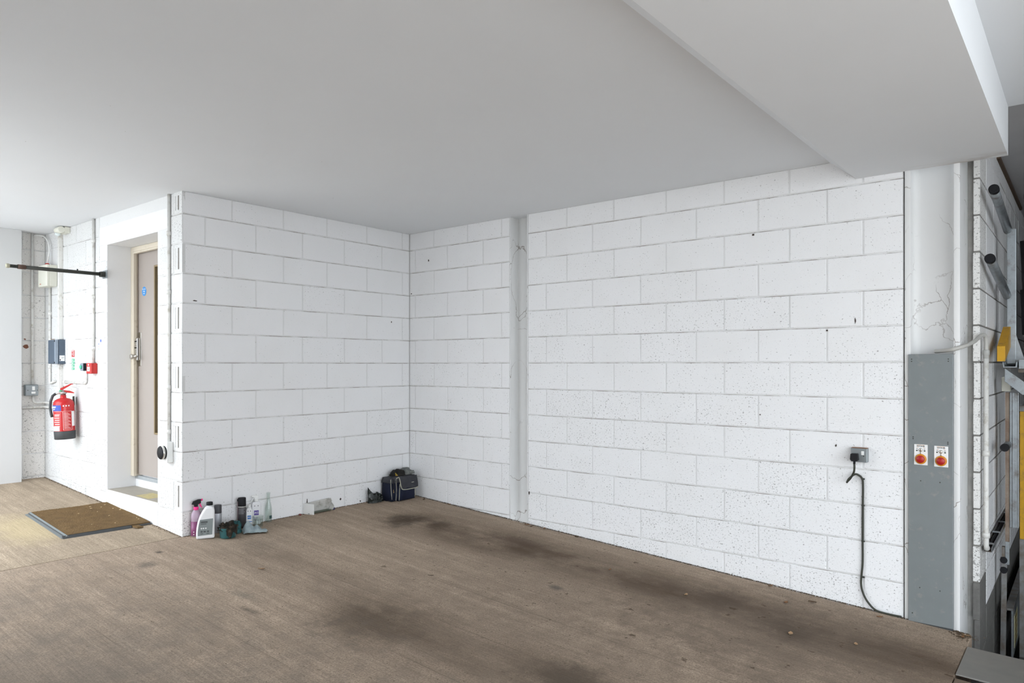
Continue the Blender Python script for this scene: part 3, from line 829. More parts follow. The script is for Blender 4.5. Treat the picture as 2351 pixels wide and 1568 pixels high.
# switch with dial beside door
dw = thing('timer_switch', 'white switch box with a black dial at the end of the corner conduit', 'switch', (WX, 0.188, 0.548))
bx('back_box', M_PLASTW, dw, -0.043, 0.0, -0.050, 0.050, 0.0, 0.157, 0.004)
bx('face_plate', M_PLASTW, dw, -0.048, -0.042, -0.051, 0.051, -0.001, 0.158, 0.003)
MB().lathe([(0.050, 0), (0.050, -0.028), (0.046, -0.032), (0.0, -0.033)], 26, (-0.048, 0.0, 0.076), axis='x').build('dial', M_BLACK, dw)
MB().lathe([(0.0525, 0.003), (0.0525, -0.010), (0.0505, -0.012)], 26, (-0.062, 0.0, 0.076), axis='x').build('dial_ring', M_CHROME, dw)
# horizontal barrier bar stub
br = thing('barrier_bar', 'long dark steel bar sticking straight out of the white wall above the extinguisher', 'bar', (WX, 1.40, 2.083))
bx('wall_plate', M_GREYBOX, br, -0.006, 0.0, -0.052, 0.045, -0.035, 0.035, 0.002)
bx('bracket', M_DKSTEEL, br, -0.045, -0.005, -0.022, 0.020, -0.024, 0.022, 0.004)
MB().cyl((-0.02, 0, 0.0), (-0.655, 0, 0.0), 0.0155, 12).build('tube', M_DKSTEEL, br)
MB().cyl((-0.60, 0, 0.0), (-0.655, 0, 0.0), 0.0185, 12).build('sleeve', simple('rusty_brown_steel', (0.10, 0.06, 0.045), 0.7, 0.3), br)
sp = MB(); n = 110
sp.tube([(-0.655 - 0.062 * k / n, 0.0125 * math.cos(k * 0.75), 0.0125 * math.sin(k * 0.75)) for k in range(n + 1)], 0.0022, 5); sp.build('spring', M_DKSTEEL, br)
MB().cyl((-0.65, 0, 0), (-0.712, 0, 0), 0.0085, 10).build('rod', M_DKSTEEL, br)
MB().lathe([(0.016, 0), (0.018, -0.006), (0.018, -0.022), (0.014, -0.026), (0.0, -0.026)], 12, (-0.710, 0, 0), axis='x').build('end_cap', simple('dull_brass', (0.38, 0.36, 0.27), 0.5, 0.3), br)
MB().cyl((-0.22, 0, 0.014), (-0.22, 0, 0.026), 0.006, 8).build('bolt', M_DKSTEEL, br)
# fire extinguisher
fe = thing('fire_extinguisher', 'red fire extinguisher with blue label hanging on the white wall', 'extinguisher', (-2.405, 2.015, 0.612))
fe.rotation_euler = (0, R(-2.0), R(-20))
MB().lathe([(0.082, 0.055), (0.0835, 0.07), (0.0835, 0.315), (0.080, 0.338), (0.068, 0.357), (0.048, 0.370), (0.026, 0.376), (0.023, 0.380), (0.023, 0.402), (0.0, 0.402)], 36).build('cylinder', M_RED, fe)
MB().lathe([(0.080, 0.0), (0.084, 0.004), (0.086, 0.072), (0.0845, 0.076)], 36).build('base_ring', M_RUBBER, fe)
MB().lathe([(0.021, 0.400), (0.021, 0.414), (0.027, 0.416), (0.027, 0.430), (0.016, 0.432), (0.014, 0.448), (0.0, 0.448)], 18).build('valve', M_STEEL, fe)
MB().tube([(0.0, 0.0, 0.420), (-0.035, 0.01, 0.424), (-0.062, 0.018, 0.416)], [0.011, 0.010, 0.009], 10).build('outlet', M_STEEL, fe)
MB().tube([(-0.058, 0.018, 0.418), (-0.082, 0.022, 0.400), (-0.100, 0.024, 0.350), (-0.106, 0.024, 0.290), (-0.100, 0.020, 0.235), (-0.094, 0.016, 0.205)], 0.0115, 12).build('hose', M_RUBBER, fe)
ha = MB(); ha.prism([(-0.02, 0.432), (0.085, 0.414), (0.088, 0.420), (0.060, 0.437), (0.0, 0.450), (-0.02, 0.448)], -0.011, 0.011, 'y'); ha.build('carry_handle', M_REDP, fe, 0.003)
ha = MB(); ha.prism([(-0.022, 0.448), (0.0, 0.452), (0.070, 0.497), (0.082, 0.497), (0.080, 0.503), (0.062, 0.505), (-0.022, 0.466)], -0.011, 0.011, 'y'); ha.build('squeeze_lever', M_REDP, fe, 0.003)
MB().tube([(0.052 + 0.016 * math.cos(k * 0.6), -0.016, 0.452 + 0.010 * math.sin(k * 0.6)) for k in range(12)], 0.0016, 6).build('pin_ring', M_STEEL, fe)
bx('safety_tag', M_GREEN, fe, -0.03, -0.01, -0.014, -0.011, 0.436, 0.448)
def wrap(name, mat, a0, a1, z0, z1, r=0.0842, par=None, n=10):
    m = MB(); m.grid(lambda u, v: (r * math.sin(R(a0 + (a1 - a0) * u)), -r * math.cos(R(a0 + (a1 - a0) * u)), z0 + (z1 - z0) * v), n, 1)
    return m.build(name, mat, par or fe)
bl = wrap('blue_band', simple('band_blue', (0.02, 0.06, 0.38), 0.35), -100, -14, 0.262, 0.314)
for k, (z, w) in enumerate(((0.297, 34), (0.289, 30), (0.274, 26))): wrap('print_line', M_SIGNWHITE, -78, -78 + w, z, z + 0.006, 0.0847, bl)
PK = simple('pale_print', (0.85, 0.52, 0.50), 0.4)
lt = wrap('instruction_print', PK, -6, -3.5, 0.085, 0.255)
for k in range(15):
    wrap('print_line', PK, 0, 38 - 7 * (k % 3), 0.098 + k * 0.0102, 0.1015 + k * 0.0102, 0.0844, lt, 6)
for (a, b, c_, d_) in ((-4, 46, 0.256, 0.2585), (44, 46.5, 0.085, 0.257), (-4, 46, 0.085, 0.0875), (-62, -6, 0.256, 0.258)): wrap('print_border', PK, a, b, c_, d_, 0.0844, lt, 8)
lt2 = wrap('class_print', PK, -60, -22, 0.226, 0.232, 0.0845)
for k in range(6): wrap('print_line', PK, -64 + 5 * (k % 2), -24, 0.118 + k * 0.019, 0.126 + k * 0.019, 0.0844, lt2, 6)
wrap('inspection_label', M_SIGNWHITE, 46, 72, 0.118, 0.255, 0.0846)
wrap('date_label', M_SIGNWHITE, -80, -26, 0.080, 0.122, 0.0846)
for k in range(3): wrap('print_mark', M_SIGNWHITE, -4 + k * 15, 3 + k * 15, 0.301, 0.312, 0.0845, lt, 4)
bx('wall_bracket', M_DKSTEEL, fe, 0.070, 0.086, 0.030, 0.090, 0.30, 0.385, 0.003)

# ------------------------------------------------------------------ doormat
def coir():
    t = NT('coir_pile'); p = t.objc()
    n = t.noise(p, 260.0, 3, 0.7); b = t.noise(p, 14.0, 4, 0.6)
    c = t.mix(n, (0.10, 0.058, 0.025), (0.40, 0.26, 0.125))
    c = t.mix(t.maprange(b, 0.4, 0.7, 0.0, 0.45), c, (0.13, 0.085, 0.045))
    t.color(c); t.set(0.95, 0, 0.1); t.bump(n, 1.0, 0.01); return t.m
mat_ = thing('doormat', 'worn brown coir doormat with grey rubber edge by the door step', 'doormat', (-2.600, 0.925, SLOPE(0.925)))
mat_.rotation_euler = (math.atan(0.0565), 0, R(-2.0))
m = MB(); rr = random.Random(3)
m.grid(lambda u, v: (-0.283 + 0.585 * u, -0.425 + 0.865 * v, 0.019 + 0.003 * math.sin(u * 9) * math.sin(v * 7) + rr.uniform(-0.0015, 0.0015)), 80, 110, smooth=False)
pile = m.build('coir_pile', coir(), mat_)
bx('backing', M_RUBBER, mat_, -0.303, 0.305, -0.44, 0.445, 0.001, 0.012, 0.004)
bx('pile_side', coir(), mat_, -0.283, 0.302, -0.425, 0.440, 0.008, 0.0165)
M_RUBG = simple('grey_rubber', (0.15, 0.165, 0.165), 0.6, var=0.2, scale=50)
ed = MB(); ed.prism([(-0.322, 0.001), (-0.278, 0.001), (-0.278, 0.016), (-0.285, 0.020), (-0.300, 0.008), (-0.322, 0.004)], -0.44, 0.452, 'y'); ed.build('edge_strip', M_RUBG, mat_)
ed = MB(); ed.prism([(-0.455, 0.001), (-0.42, 0.001), (-0.42, 0.015), (-0.428, 0.018), (-0.446, 0.006)], -0.315, 0.155, 'x'); ed.build('edge_strip', M_RUBBER, mat_)
ed = MB(); ed.prism([(-0.03, 0.0), (0.025, 0.004), (0.028, 0.016), (-0.028, 0.012)], -0.025, 0.03, 'x'); fl_ = ed.build('torn_flap', coir(), mat_, loc=(0.185, -0.475, 0.002), rot=(0.0, 0.15, 0.35))
for k in range(14):
    x, y = rr.uniform(-0.1, 0.28), rr.uniform(-0.35, 0.35)
    c_ = MB(); c_.prism([(-0.008, -0.002), (0.0, -0.0035), (0.009, 0.0), (0.0, 0.003)], 0.0, 0.003); c_.build('straw_chip', simple('straw', (0.62, 0.47, 0.26), 0.8), mat_, loc=(x, y, 0.0225), rot=(0, 0, rr.uniform(0, 3)))

# ------------------------------------------------------------------ electrics on the right wall
so = thing('power_socket', 'grey metal clad switched socket on the long white wall', 'socket', (0.0, -4.166, 0.682))
bx('back_box', M_GREYBOX, so, -0.040, 0.0, -0.048, 0.048, 0.0, 0.088, 0.006, 3)
bx('face_plate', M_GREYBOX, so, -0.046, -0.039, -0.047, 0.047, 0.001, 0.087, 0.003)
bx('rocker', M_PLASTW, so, -0.051, -0.045, -0.030, -0.014, 0.046, 0.071, 0.002)
bx('rusty_top', simple('rusty_edge', (0.26, 0.13, 0.07), 0.8), so, -0.043, -0.001, -0.046, 0.046, 0.0875, 0.0895)
MB().cyl((-0.0475, -0.028, 0.040), (-0.045, -0.028, 0.040), 0.0035, 8).build('screw', M_DKSTEEL, so)
pg = thing('plug_and_lead', 'black plug with dark lead hanging down the white wall to the floor', 'cable', (-0.046, -4.147, 0.690))
m = MB(); m.prism([(-0.022, 0.008), (-0.014, 0.0), (0.016, 0.0), (0.025, 0.010), (0.022, 0.046), (-0.018, 0.048)], -0.038, 0.0, 'x'); m.build('plug_body', M_BLACK, pg, 0.004, 3)
MB().cyl((-0.020, 0.002, 0.006), (-0.022, 0.002, -0.018), 0.0072, 10).build('strain_relief', M_BLACK, pg)
def smoothpath(pts, n=10):
    P = [Vector(p) for p in pts]; out = []
    for i in range(len(P) - 1):
        p0, p1, p2, p3 = P[max(i - 1, 0)], P[i], P[i + 1], P[min(i + 2, len(P) - 1)]
        for k in range(n):
            t = k / n
            out.append(0.5 * ((2 * p1) + (p2 - p0) * t + (2 * p0 - 5 * p1 + 4 * p2 - p3) * t * t + (3 * p1 - p0 - 3 * p2 + p3) * t ** 3))
    out.append(P[-1]); return out
def W2(x, y, z): return (x + 0.046, y + 4.147, z - 0.690)
lead = smoothpath([W2(-0.068, -4.145, 0.672), W2(-0.070, -4.146, 0.648), W2(-0.060, -4.140, 0.618), W2(-0.045, -4.118, 0.578), W2(-0.040, -4.100, 0.556), W2(-0.034, -4.094, 0.548),
                   W2(-0.026, -4.104, 0.570), W2(-0.022, -4.135, 0.600), W2(-0.018, -4.158, 0.598), W2(-0.012, -4.178, 0.575), W2(-0.009, -4.182, 0.53), W2(-0.009, -4.181, 0.40), W2(-0.009, -4.180, 0.2), W2(-0.009, -4.180, 0.05),
                   W2(-0.010, -4.174, -0.03), W2(-0.012, -4.172, -0.09), W2(-0.014, -4.185, -0.145), W2(-0.018, -4.215, -0.195), W2(-0.020, -4.26, -0.232), W2(-0.022, -4.33, -0.240), W2(-0.020, -4.40, -0.2405)], 8)
MB().tube(lead, 0.0062, 9).build('lead', simple('dark_lead', (0.03, 0.032, 0.022), 0.55, var=0.3), pg)
for z in (0.575, 0.409, 0.184, -0.041):
    MB().cyl(W2(-0.012, -4.174, z), W2(-0.012, -4.192, z), 0.0055, 8).build('cable_clip', M_DKSTEEL, pg)

# grey control panel over the column
cp2 = thing('steel_cover', 'tall grey steel cover panel on the wide column with two key switches', 'panel', (-0.006, -4.552, -0.262))
m = MB(); m.box(-0.016, -0.008, -0.116, 0.116, 0.008, 1.618); m.build('front_sheet', M_PANEL, cp2, 0.003)
bx('side_return', M_PANEL, cp2, -0.012, 0.004, -0.1165, -0.108, 0.01, 1.617, 0.002)
bx('side_return', M_PANEL, cp2, -0.012, 0.004, 0.108, 0.1165, 0.01, 1.617, 0.002)
for (y, z) in ((0.098, 1.588), (0.098, 1.575), (-0.092, 1.588), (-0.092, 1.575), (0.09, 1.12), (0.09, 1.11), (-0.09, 1.10), (-0.09, 1.09), (0.05, 0.86), (-0.05, 0.86), (0.055, 0.22), (-0.05, 0.22), (0.094, 0.06)):
    MB().cyl((-0.018, y, z), (-0.015, y, z), 0.0034, 8).build('screw', M_DKSTEEL, cp2)
bx('foot_seal', M_RUBBER, cp2, -0.018, -0.006, -0.116, 0.118, -0.006, 0.009)
M_PLATE = simple('white_switch_plate', (0.80, 0.80, 0.79), 0.35, var=0.02)
M_ORANGE = simple('orange_ring', (0.66, 0.24, 0.005), 0.45)
M_BTN = simple('emergency_red', (0.40, 0.008, 0.010), 0.4)
def keyswitch(label, y, z, kt):
    k = thing('key_switch', label, 'key switch', (-0.022, y, z))
    pl = bx('plate', M_PLATE, k, -0.004, 0.0, -0.036, 0.036, 0.0, 0.123, 0.006, 3)
    rot = (R(90), 0, R(-90))
    link('lettering', text_mesh('WÖHR', 0.0135), M_BLACK, k, loc=(-0.0046, 0, 0.112), rot=rot)
    bx('logo_bar', M_ORANGE, k, -0.0048, -0.0038, -0.021, 0.021, 0.1185, 0.1198)
    bx('logo_bar', M_ORANGE, k, -0.0048, -0.0038, 0.011, 0.021, 0.1035, 0.105)
    bx('logo_bar', M_ORANGE, k, -0.0048, -0.0038, -0.021, -0.013, 0.1035, 0.105)
    MB().lathe([(0.0095, 0), (0.0095, -0.006), (0.007, -0.008), (0.0, -0.008)], 16, (-0.004, 0, 0.090), axis='x').build('key_cylinder', M_CHROME, k)
    bx('key', M_CHROME, k, -0.020, -0.010, -0.0012, 0.0012, 0.084, 0.096) if kt else None
    bx('cylinder_tail', M_CHROME, k, -0.0075, -0.0035, -0.005, 0.005, 0.066, 0.086, 0.002)
    for s, up in ((1, False), (-1, True)):
        tri = MB(); h = 0.0045
        tri.prism([(s * 0.020 - 0.0035, 0.0965 - h / 2), (s * 0.020 + 0.0035, 0.0965 - h / 2), (s * 0.020, 0.0965 + h / 2)] if up else [(s * 0.020 - 0.0035, 0.0965 + h / 2), (s * 0.020, 0.0965 - h / 2), (s * 0.020 + 0.0035, 0.0965 + h / 2)], -0.0050, -0.0038, 'x')
        tri.build('direction_mark', M_BLACK, k)
        MB().lathe([(0.0042, 0), (0.0042, -0.0012)], 12, (-0.0039, s * 0.0205, 0.0855), axis='x', sx=1.0).build('indicator', M_DKSTEEL, k)
    MB().lathe([(0.0300, 0), (0.0300, -0.006), (0.0270, -0.009), (0.020, -0.009)], 30, (-0.004, 0, 0.036), axis='x').build('button_ring', M_ORANGE, k)
    MB().lathe([(0.019, -0.006), (0.0195, -0.010), (0.0222, -0.011), (0.0222, -0.017), (0.0205, -0.019), (0.0, -0.020)], 28, (-0.004, 0, 0.036), axis='x').build('stop_button', M_BTN, k)
    return k
keyswitch('white key switch plate with red stop button nearer the power socket', -4.503, 0.693, False)
keyswitch('white key switch plate with red stop button nearer the lift bay', -4.608, 0.690, True)
# flexible hose from the panel into the lift bay
hs = thing('flexible_conduit', 'ribbed grey flexible conduit arching from panel top into the lift bay', 'conduit', (0.035, -4.57, 1.372))
def W3(x, y, z): return (x - 0.035, y + 4.57, z - 1.372)
hp = smoothpath([W3(0.035, -4.57, 1.372), W3(0.0, -4.62, 1.376), W3(-0.032, -4.675, 1.384), W3(0.02, -4.725, 1.404), W3(0.15, -4.755, 1.432), W3(0.27, -4.775, 1.468), W3(0.315, -4.79, 1.472), W3(0.338, -4.795, 1.44), W3(0.340, -4.795, 1.38)], 16)
MB().tube(hp, [0.0105 + (0.0014 if k % 2 else 0.0) for k in range(len(hp))], 10).build('hose', simple('grey_hose', (0.48, 0.47, 0.44), 0.5, var=0.1), hs)
MB().lathe([(0.014, 0), (0.016, 0.004), (0.016, 0.022), (0.019, 0.024), (0.019, 0.05), (0.014, 0.054)], 12, W3(0.340, -4.795, 1.33)).build('gland', simple('grey_gland', (0.42, 0.42, 0.40), 0.5), hs)
pipe('conduit', 'white pipe down the lift bay wall with an elbow turning into the bay', [(0.340, -4.795, 1.33), (0.340, -4.795, 0.165), (0.42, -4.795, 0.155)], 0.0145, couplers=[((0.340, -4.795, 0.25), (0, 0, 1)), ((0.34, -4.795, 0.75), (0, 0, 1))])
tk = thing('cable_tray', 'dark open cable tray running into the lift bay from the white pipe', 'cable tray', (0.42, -4.775, 0.13))
bx('tray', M_GALVD, tk, 0.0, 1.6, -0.040, 0.0, 0.0, 0.004)
bx('tray_lip', M_GALV, tk, 0.0, 1.6, -0.043, -0.040, 0.0, 0.030)
bx('tray_back', M_GALVD, tk, 0.0, 1.6, -0.002, 0.001, 0.0, 0.030)
MB().cyl((0.0, -0.02, 0.016), (1.6, -0.02, 0.016), 0.009, 8).build('cable', M_BLACK, tk)
for k in range(4): bx('tray_clip', M_GALV, tk, 0.10 + k * 0.4, 0.13 + k * 0.4, -0.046, 0.001, 0.028, 0.034)

# ------------------------------------------------------------------ car lift in the right bay
lp = thing('car_lift', 'galvanised raised car lift platform with capped guard rail tubes and yellow stop bar', 'car lift', (0.95, -4.84, 1.18))
gr = bpy.data.objects.new('guard_rail', None); COL.objects.link(gr); gr.parent = lp; gr.location = (0.24, -0.02, 0.12)
bx('post', M_GALV, gr, -0.008, 0.012, -0.028, 0.022, 0.0, 0.94, 0.002)
bx('post_flange', M_GALV, gr, 0.0, 0.040, -0.030, -0.022, 0.0, 0.94, 0.002)
m = MB(); m.prism([(-0.026, 0.0), (-0.085, 0.0), (-0.030, 0.20), (-0.026, 0.20)], -0.004, 0.006, 'x'); m.build('gusset', M_GALV, gr)
for (a, b) in (((0.30, -4.838, 2.352), (1.20, -4.842, 2.235)), ((0.30, -4.818, 1.935), (1.20, -4.838, 1.775))):
    A = Vector(a) - Vector((1.19, -4.86, 1.30)); B = Vector(b) - Vector((1.19, -4.86, 1.30)); d = (A - B).normalized()
    MB().cyl(A, B, 0.0265, 18).build('rail_tube', M_GALV, gr)
    MB().tube([A - d * 0.02, A + d * 0.012, A + d * 0.016], [0.0285, 0.0285, 0.024], 18).build('end_cap', M_BLACK, gr)
m = MB(); m.v = [(0, -0.022, 0.0), (0, 0.022, 0.0), (0, 0.022, 0.10), (0, -0.022, 0.10), (0.42, -0.022, 0.10), (0.42, 0.022, 0.10), (0.42, 0.022, 0.245), (0.42, -0.022, 0.245)]
m.f = [(0, 1, 2, 3), (4, 7, 6, 5), (3, 2, 6, 7), (0, 4, 5, 1), (0, 3, 7, 4), (1, 5, 6, 2)]; m.s = [False] * 6
yb = m.build('stop_bar', M_YELLOW, lp, 0.002, loc=(-0.20, 0.002, 0.134)); yb['label'] = 'yellow painted stop bar end'
ch = MB(); ch.prism([(0.0, 0.105), (0.0, 0.10), (-0.062, 0.10), (-0.062, 0.105), (-0.066, 0.13), (-0.070, 0.13), (-0.068, 0.094), (0.006, 0.094), (0.010, 0.13), (0.006, 0.13)][::-1], 0.0, 2.8, 'x'); ch.build('edge_channel', M_GALV, lp)
bx('side_beam', M_GALV, lp, 0.06, 2.8, -0.50, -0.075, 0.085, 0.150, 0.003)
bx('deck', M_GALVD, lp, 0.10, 2.8, -2.3, -0.070, 0.060, 0.085)
m = MB(); m.prism([(0.0, 0.09), (-0.14, -0.03), (-0.14, -0.09), (-0.10, -0.09), (0.0, 0.0)], 0.02, 0.05, 'x'); m.build('side_arm', M_GALV, lp, 0.002)
MB().cyl((0.80, -0.095, 0.155), (0.80, -0.060, 1.05), 0.024, 14).build('hydraulic_ram', M_BLACK, lp)
MB().cyl((0.80, -0.088, 0.34), (0.80, -0.075, 0.68), 0.038, 14).build('ram_collar', M_BLACK, lp)
bx('mesh_guard', M_BLACK, lp, 1.0, 1.02, -0.9, -0.10, 0.15, 0.95)
jb = thing('limit_switch', 'small beige switch box under the lift platform edge', 'switch', (1.10, -4.838, 1.108))
bx('case', M_CREAMP, jb, 0.0, 0.06, -0.026, 0.026, 0.0, 0.10, 0.006, 3)
bx('switch_lid', M_CREAMP, jb, -0.004, 0.002, -0.024, 0.024, 0.006, 0.094, 0.003)
sc2 = thing('lift_mast', 'galvanised lift mast channel with rusty guide strip standing in the pit', 'mast', (1.16, -4.86, -1.9))
bx('guide_strip', simple('rusty_guide', (0.30, 0.24, 0.19), 0.75, 0.2, var=0.3, scale=9, dirt=(0.14, 0.07, 0.04), dirt_amt=0.2, dirt_scale=5), sc2, -0.01, 0.03, 0.008, 0.030, 1.95, 3.0)
bx('channel_web', M_GALV, sc2, 0.0, 0.012, -0.042, 0.006, 2.06, 3.0, 0.002)
bx('channel_flange', M_GALV, sc2, 0.0, 0.05, -0.046, -0.036, 2.06, 3.0, 0.002)
bx('channel_flange', M_GALV, sc2, -0.012, 0.002, -0.018, -0.012, 2.06, 3.0, 0.001)
m = MB(); m.v = [(-0.01, 0.045, 0.0), (0.03, 0.045, 0.0), (0.03, 0.075, 0.0), (-0.01, 0.075, 0.0), (-0.01, 0.018, 1.92), (0.03, 0.018, 1.92), (0.03, 0.050, 1.92), (-0.01, 0.050, 1.92)]
m.f = [(0, 3, 2, 1), (4, 5, 6, 7), (0, 1, 5, 4), (1, 2, 6, 5), (2, 3, 7, 6), (3, 0, 4, 7)]; m.s = [False] * 6
m.build('lower_leg', M_GALVD, sc2, 0.002)
bx('slide_block', M_GALV, sc2, -0.016, 0.0, 0.006, 0.030, 1.80, 1.96, 0.002)
for z in (1.83, 1.76): MB().cyl((-0.03, 0.038, z), (0.02, 0.038, z), 0.022, 12).build('guide_roller', M_BLACK, sc2)
tb3 = thing('short_tube', 'short grey tube with black cap behind the lift mast', 'tube', (0.90, -4.846, 0.738))
MB().cyl((0.0, 0, 0), (0.236, 0, 0.0), 0.024, 16).build('tube', M_GALV, tb3)
MB().cyl((-0.012, 0, 0), (0.02, 0, 0.0), 0.026, 16).build('end_cap', M_BLACK, tb3)
ypst = thing('yellow_post', 'yellow painted vertical post behind the lift mast', 'post', (1.35, -4.922, -1.9))
bx('post', M_YELLOW, ypst, 0.0, 0.04, -0.03, 0.022, 1.95, 2.86, 0.003)
bx('post_shaded_foot', M_GALVD, ypst, -0.002, 0.042, -0.032, 0.024, 0.0, 1.95, 0.002)  # dark foot paints in the shade low on the yellow post
bx('post_top', M_GALVD, ypst, -0.004, 0.044, -0.034, 0.026, 2.86, 2.90, 0.002)
sp2 = thing('kick_plate', 'grey steel kick plate with a pale yellow label low in the lift pit', 'plate', (1.225, -4.858, -0.77))
bx('plate', M_GALV, sp2, 0.0, 2.5, -0.012, 0.0, 0.0, 0.34, 0.003)
bx('top_edge', M_GALVD, sp2, 0.0, 2.5, -0.012, 0.035, 0.33, 0.345, 0.002)
lb2 = bx('warning_label', simple('pale_yellow_label', (0.58, 0.56, 0.36), 0.5, var=0.15, scale=30), sp2, 0.10, 0.36, -0.0135, -0.0115, 0.04, 0.27)
for k in range(5): bx('print_line', simple('ochre_print', (0.42, 0.30, 0.08), 0.6), lb2, 0.13, 0.33 - 0.03 * (k % 2), -0.0142, -0.0132, 0.065 + k * 0.04, 0.083 + k * 0.04)
# chequer plate bridging the floor edge
def chequer():
    t = NT('chequer_plate'); p = t.objc()
    a = t.mapping(p, scale=(34, 34, 34), rot=(0, 0, R(45)))
    w = t.n('ShaderNodeTexBrick'); w.inputs['Scale'].default_value = 1.0; w.offset = 0.5
    w.inputs['Mortar Size'].default_value = 0.16; w.inputs['Brick Width'].default_value = 1.3; w.inputs['Row Height'].default_value = 0.5
    t.l(a, w.inputs['Vector'])
    n = t.noise(p, 7.0, 5, 0.6)
    t.color(t.mix(n, (0.20, 0.20, 0.19), (0.33, 0.30, 0.27))); t.set(0.55, 0.45)
    t.bump(w.outputs['Fac'], -0.35, 0.004); return t.m
cq = tag(MB().box(-0.222, 0.222, -1.9, 0.0, 0.0, 0.008).build('chequer_plate', chequer(), None, 0.002, loc=(-0.455, -4.762, -0.272)), 'grey chequer plate bridging the floor edge at the lift bay', 'plate')
cq.rotation_euler = (math.atan(0.0565) * 0.5, 0, 0)
# ------------------------------------------------------------------ bottles and cans along the back wall
from mathutils import noise as mnoise
TOCAM = R(-27.0)
def glassy(name, col, rough=0.05, trans=1.0, ior=1.45):
    t = NT(name)
    p = t.objc()
    t.color(t.mix(t.noise(p, 20.0, 2), tuple(c * 0.97 for c in col), col))
    t.set(rough, 0); t.b.inputs['Transmission Weight'].default_value = trans; t.b.inputs['IOR'].default_value = ior
    return t.m
def FZ(y): return SLOPE(y) + 0.0008

pk = thing('spray_bottle', 'pink trigger spray bottle with black head beside the wall corner', 'spray bottle', (-2.212, -0.046, FZ(-0.046)), TOCAM)
MB().lathe([(0.030, 0), (0.034, 0.004), (0.034, 0.150), (0.031, 0.170), (0.020, 0.192), (0.014, 0.200), (0.013, 0.212), (0.0, 0.212)], 24, sx=1.05, sy=0.82).build('bottle', glassy('lavender_plastic', (0.78, 0.60, 0.74), 0.22, 0.55), pk)
MB().lathe([(0.031, 0.003), (0.0347, 0.006), (0.0347, 0.112), (0.0, 0.112)], 24, sx=1.05, sy=0.82).build('liquid_label', simple('magenta_film', (0.22, 0.055, 0.145), 0.35, var=0.15, scale=9), pk)
for k in range(2):
    m = MB(); m.grid(lambda u, v: (0.0372 * math.sin(R(-32 + 12 * u)), -0.0293 * math.cos(R(-32 + 12 * u)), 0.014 + k * 0.018 + 0.006 * v), 4, 1); m.build('print_mark', M_SIGNWHITE, pk)
MB().lathe([(0.0165, 0.198), (0.018, 0.200), (0.018, 0.219), (0.015, 0.221), (0.0, 0.221)], 18).build('collar', M_PINK, pk)
m = MB(); m.prism([(-0.013, 0.220), (0.012, 0.220), (0.014, 0.238), (0.034, 0.246), (0.034, 0.275), (0.012, 0.274), (-0.022, 0.262), (-0.032, 0.240), (-0.016, 0.238)], -0.012, 0.012, 'y'); m.build('trigger_head', M_BLACK, pk, 0.003)
m = MB(); m.prism([(0.034, 0.262), (0.046, 0.264), (0.046, 0.278), (0.034, 0.277)], -0.009, 0.009, 'y'); m.build('nozzle', M_PINK, pk, 0.002)
m = MB(); m.prism([(0.022, 0.246), (0.030, 0.246), (0.036, 0.228), (0.043, 0.212), (0.038, 0.210), (0.028, 0.222), (0.020, 0.234)], -0.006, 0.006, 'y'); m.build('trigger', M_PINK, pk, 0.002)

wb_ = thing('oil_bottle', 'white plastic oil bottle with black cap and grey label', 'bottle', (-2.186, -0.142, FZ(-0.142)), TOCAM)
M_HDPE = simple('white_bottle_plastic', (0.76, 0.76, 0.77), 0.35, var=0.02)
left = [(-0.066, 0.0), (-0.067, 0.03), (-0.064, 0.075), (-0.056, 0.12), (-0.044, 0.160), (-0.026, 0.196), (-0.006, 0.226), (0.004, 0.236)]
m = MB(); m.prism([(0.060, 0.0), (0.061, 0.02), (0.061, 0.205), (0.056, 0.226), (0.048, 0.236)] + left[::-1], -0.036, 0.036, 'y'); m.build('bottle', M_HDPE, wb_, 0.012, 3)
MB().lathe([(0.020, 0.230), (0.020, 0.246), (0.0, 0.246)], 20, (0.026, 0, 0)).build('neck', M_HDPE, wb_)
MB().lathe([(0.0225, 0.244), (0.0232, 0.248), (0.0232, 0.264), (0.021, 0.268), (0.0, 0.268)], 22, (0.026, 0, 0)).build('cap', M_BLACK, wb_)
lab = MB(); lab.prism([(0.044, 0.030), (0.050, 0.150), (-0.040, 0.145), (-0.048, 0.11), (-0.055, 0.06), (-0.055, 0.026)], -0.0375, -0.0362, 'y'); lab = lab.build('label', simple('grey_label', (0.20, 0.225, 0.225), 0.45, var=0.06), wb_)
M_DKPRINT = simple('dark_print', (0.06, 0.07, 0.075), 0.5)
for (x0, x1, z0, z1) in ((-0.034, 0.012, 0.120, 0.133), (-0.034, 0.004, 0.110, 0.115), (-0.036, -0.022, 0.050, 0.062), (-0.016, 0.0, 0.050, 0.062), (0.008, 0.022, 0.050, 0.062), (-0.036, -0.018, 0.038, 0.043), (0.004, 0.024, 0.038, 0.043)):
    bx('print_mark', M_DKPRINT, lab, x0, x1, -0.0382, -0.0374, z0, z1)
for x in (-0.030, -0.016, 0.0):
    m = MB(); m.prism([(x - 0.006, 0.080), (x, 0.074), (x + 0.006, 0.080), (x, 0.086)], -0.0384, -0.0374, 'y'); m.build('hazard_mark', M_SIGNWHITE, lab)
m = MB(); m.prism([(0.0, 0.180), (0.004, 0.176), (0.010, 0.174), (0.010, 0.177), (0.004, 0.190), (0.0, 0.186)], -0.0375, -0.0362, 'y'); m.build('moulded_mark', M_HDPE, wb_)

